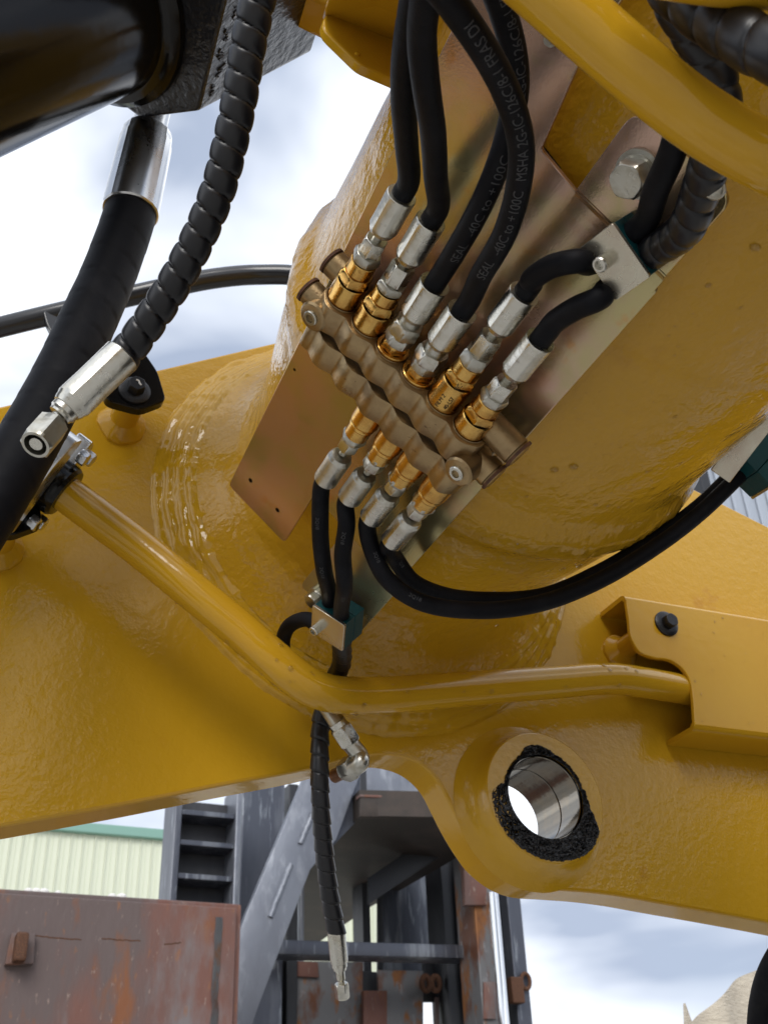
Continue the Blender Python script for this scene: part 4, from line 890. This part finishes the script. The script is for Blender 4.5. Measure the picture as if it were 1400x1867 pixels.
for (x0, y0, x1, y1) in ((492, 1672, 530, 1576), (547, 1538, 571, 1482)):
    bm = B(); a, b = onY(x0, y0, YC - .352), onY(x1, y1, YC - .352); sweep(bm, [a + (b - a)*k/30 + np.array([random.uniform(-.002, .002), 0, 0]) for k in range(31)], .013, 10); obj('weld_strip', bm, m_steel_lt, brace_o)
# platform: box whose underside is seen
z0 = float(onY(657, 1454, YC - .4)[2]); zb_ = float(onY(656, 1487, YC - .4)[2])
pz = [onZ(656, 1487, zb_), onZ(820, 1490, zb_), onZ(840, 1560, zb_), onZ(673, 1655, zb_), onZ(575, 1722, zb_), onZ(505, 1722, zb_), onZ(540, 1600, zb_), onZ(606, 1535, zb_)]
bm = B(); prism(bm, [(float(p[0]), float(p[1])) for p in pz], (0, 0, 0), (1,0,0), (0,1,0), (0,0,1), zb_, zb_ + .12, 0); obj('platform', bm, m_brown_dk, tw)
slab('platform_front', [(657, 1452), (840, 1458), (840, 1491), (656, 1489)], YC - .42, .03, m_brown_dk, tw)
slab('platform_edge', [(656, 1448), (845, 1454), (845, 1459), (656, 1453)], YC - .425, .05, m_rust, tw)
slab('gusset', [(636, 1438), (657, 1400), (657, 1490), (605, 1545), (600, 1540)], YC - .30, .02, m_steel, tw)
slab('fin_plate', [(672, 1600), (672, 1649), (850, 1530), (850, 1480)], YC + .12, .02, m_steel_dk, tw)
slab('back_panel', [(664, 1385), (770, 1385), (770, 1470), (664, 1470)], YC + .9, .02, m_steel_lt, tw)
upright('column', 655, 668, 1385, YC + .7, .15, m_steel_dk, tw)
slab('weathered_panel', [(698, 1500), (800, 1500), (800, 1772), (698, 1772)], YC + .8, .03, m_steel, tw)
slab('gap_shadow_strip', [(690, 1520), (699, 1520), (699, 1772), (690, 1772)], YC + .75, .03, m_steel_dk, tw)  # dark strip painted in for the shaded gap beside the weathered panel
upright('column', 798, 822, 1500, YC + .4, .2, m_steel_dk, tw); upright('column', 823, 858, 1500, YC + .36, .2, m_steel_dk, tw)
slab('cross_beam', [(505, 1713), (858, 1723), (858, 1747), (505, 1739)], YC + .1, .15, m_steel, tw)
slab('lower_plate', [(470, 1748), (540, 1752), (540, 1900), (470, 1900)], YC + .55, .02, m_steel_dk, tw)
slab('lower_plate', [(541, 1752), (662, 1754), (662, 1900), (541, 1900)], YC + .55, .03, m_rust2, tw)
slab('lower_plate', [(690, 1768), (772, 1770), (772, 1900), (690, 1900)], YC + .52, .03, m_rust2, tw)
slab('lower_plate', [(663, 1806), (706, 1806), (706, 1900), (663, 1900)], YC + .50, .03, m_rust, tw)
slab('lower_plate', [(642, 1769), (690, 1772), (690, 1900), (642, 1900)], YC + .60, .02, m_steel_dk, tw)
slab('rust_patch_plate', [(536, 1752), (580, 1754), (582, 1782), (536, 1780)], YC + .53, .015, m_rust, tw)
slab('door_post', [(794, 1818), (801, 1818), (801, 1900), (794, 1900)], YC + .5, .02, m_rust, tw)
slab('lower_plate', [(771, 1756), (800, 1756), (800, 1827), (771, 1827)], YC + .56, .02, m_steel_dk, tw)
for x in (776, 794):
    bm = B(); c_ = onY(x, 1793, YC + .45); pts = [c_ + np.array([.022*math.cos(t), .0, .034*math.sin(t)]) for t in np.linspace(0, 2*math.pi, 25)]; sweep(bm, pts, .015, 10, cap=False); obj('shackle', bm, m_rust_ring, tw)
upright('column', 853, 888, 1500, YC - .05, .2, m_rust2, tw); upright('column', 917, 941, 1560, YC + .12, .25, m_steel, tw)
slab('rust_cap', [(845, 1560), (886, 1560), (888, 1650), (848, 1650)], YC - .075, .04, m_rust, tw)
slab('rust_patch_plate', [(882, 1790), (904, 1790), (904, 1858), (882, 1858)], YC - .065, .012, m_rust, tw)
bm = B(); a, b = onY(934, 1806, YC + .1), onY(958, 1789, YC + .1)
box(bm, a, (1,0,0), (0,1,0), (0,0,1), (-.02, .05), (-.03, .02), (-.06, .06), .006); lg2 = obj('lug_plate', bm, m_rust_ring, tw)
bm = B(); pts = [b + np.array([.024*math.cos(t), 0, .036*math.sin(t)]) for t in np.linspace(0, 2*math.pi, 25)]; sweep(bm, pts, .010, 10, cap=False); obj('lug_eye', bm, m_rust_ring, lg2)
rm = thing('ram_rod', 'bright chrome ram rod standing beside the rusty tower column', 'ram', (float(onY(905, 1700, YC - .15)[0]), YC - .15, GROUND))
a = onY(898, 1628, YC - .12); bm = B(); lathe(bm, (float(a[0]), YC - .12, GROUND), (0,0,1), [(0, .026), (float(a[2]) - GROUND, .026)], 32); obj('rod', bm, m_chrome, rm)
# --- tarp covered load and the black hose at the bottom right corner
tcv = thing('tarp_cover', 'cream woven fabric cover over a load in the bottom right corner', 'fabric cover', (2.3, 2.9, GROUND))
YTp = 2.6
tpx = spline([(1215, 1900, 0), (1262, 1850, 0), (1300, 1815, 0), (1345, 1778, 0), (1400, 1748, 0), (1480, 1716, 0), (1600, 1690, 0)], 6)
top = quad_poly([(p[0], p[1]) for p in tpx], YTp); bm = B(); grid = []
for j in range(16):
    d_ = .02 + 1.1*j/15; row = []
    for i, (x, z) in enumerate(top): row.append(bm.verts.new((x*(1 + d_/YTp), YTp - .02 + d_ - .012*math.sin(i*.6), z*(1 + d_/YTp) + .005*math.sin(j*1.3 + i*.5) - .35*d_)))
    grid.append(row)
front = [[bm.verts.new((x + .03*math.sin(k + i*.7)*.4, YTp - .02 + .012*math.sin(i*.8 + k*1.1), z + (GROUND - z)*k/8)) for i, (x, z) in enumerate(top)] for k in range(1, 9)]
for rows in (grid, [grid[0]] + front):
    for j in range(len(rows) - 1):
        for i in range(len(top) - 1): bm.faces.new((rows[j][i], rows[j][i+1], rows[j+1][i+1], rows[j+1][i]))
obj('cover', bm, m_tarp, tcv, angle=80)
bm = B(); a = onY(1252, 1858, YTp - .03); fb = [bm.verts.new(V(a + np.array(q))) for q in ((-.012, 0, -.05), (.03, .01, -.035), (.006, .004, .04), (-.012, .012, -.05), (.03, .022, -.035), (.006, .014, .04))]
bm.faces.new(fb[:3]); bm.faces.new(fb[:2:-1]); [bm.faces.new((fb[k], fb[(k+1) % 3], fb[3 + (k+1) % 3], fb[3 + k])) for k in range(3)]; obj('corner_flap', bm, m_tarp, tcv, smooth=False)
ch = thing('coiled_hose', 'pair of black hoses curving down at the bottom right corner', 'hose', dep(1390, 1830, 1.2))
for dx in (0, 14):
    pts = spline([dep(1500 + dx, 1660, 1.2), dep(1440 + dx, 1712, 1.2), dep(1404 + dx, 1768, 1.2), dep(1386 + dx, 1830, 1.2), dep(1382 + dx, 1900, 1.2), dep(1388 + dx, 1990, 1.2)], 10)
    hose_tube(pts, .0125, ch, wrap=.05)
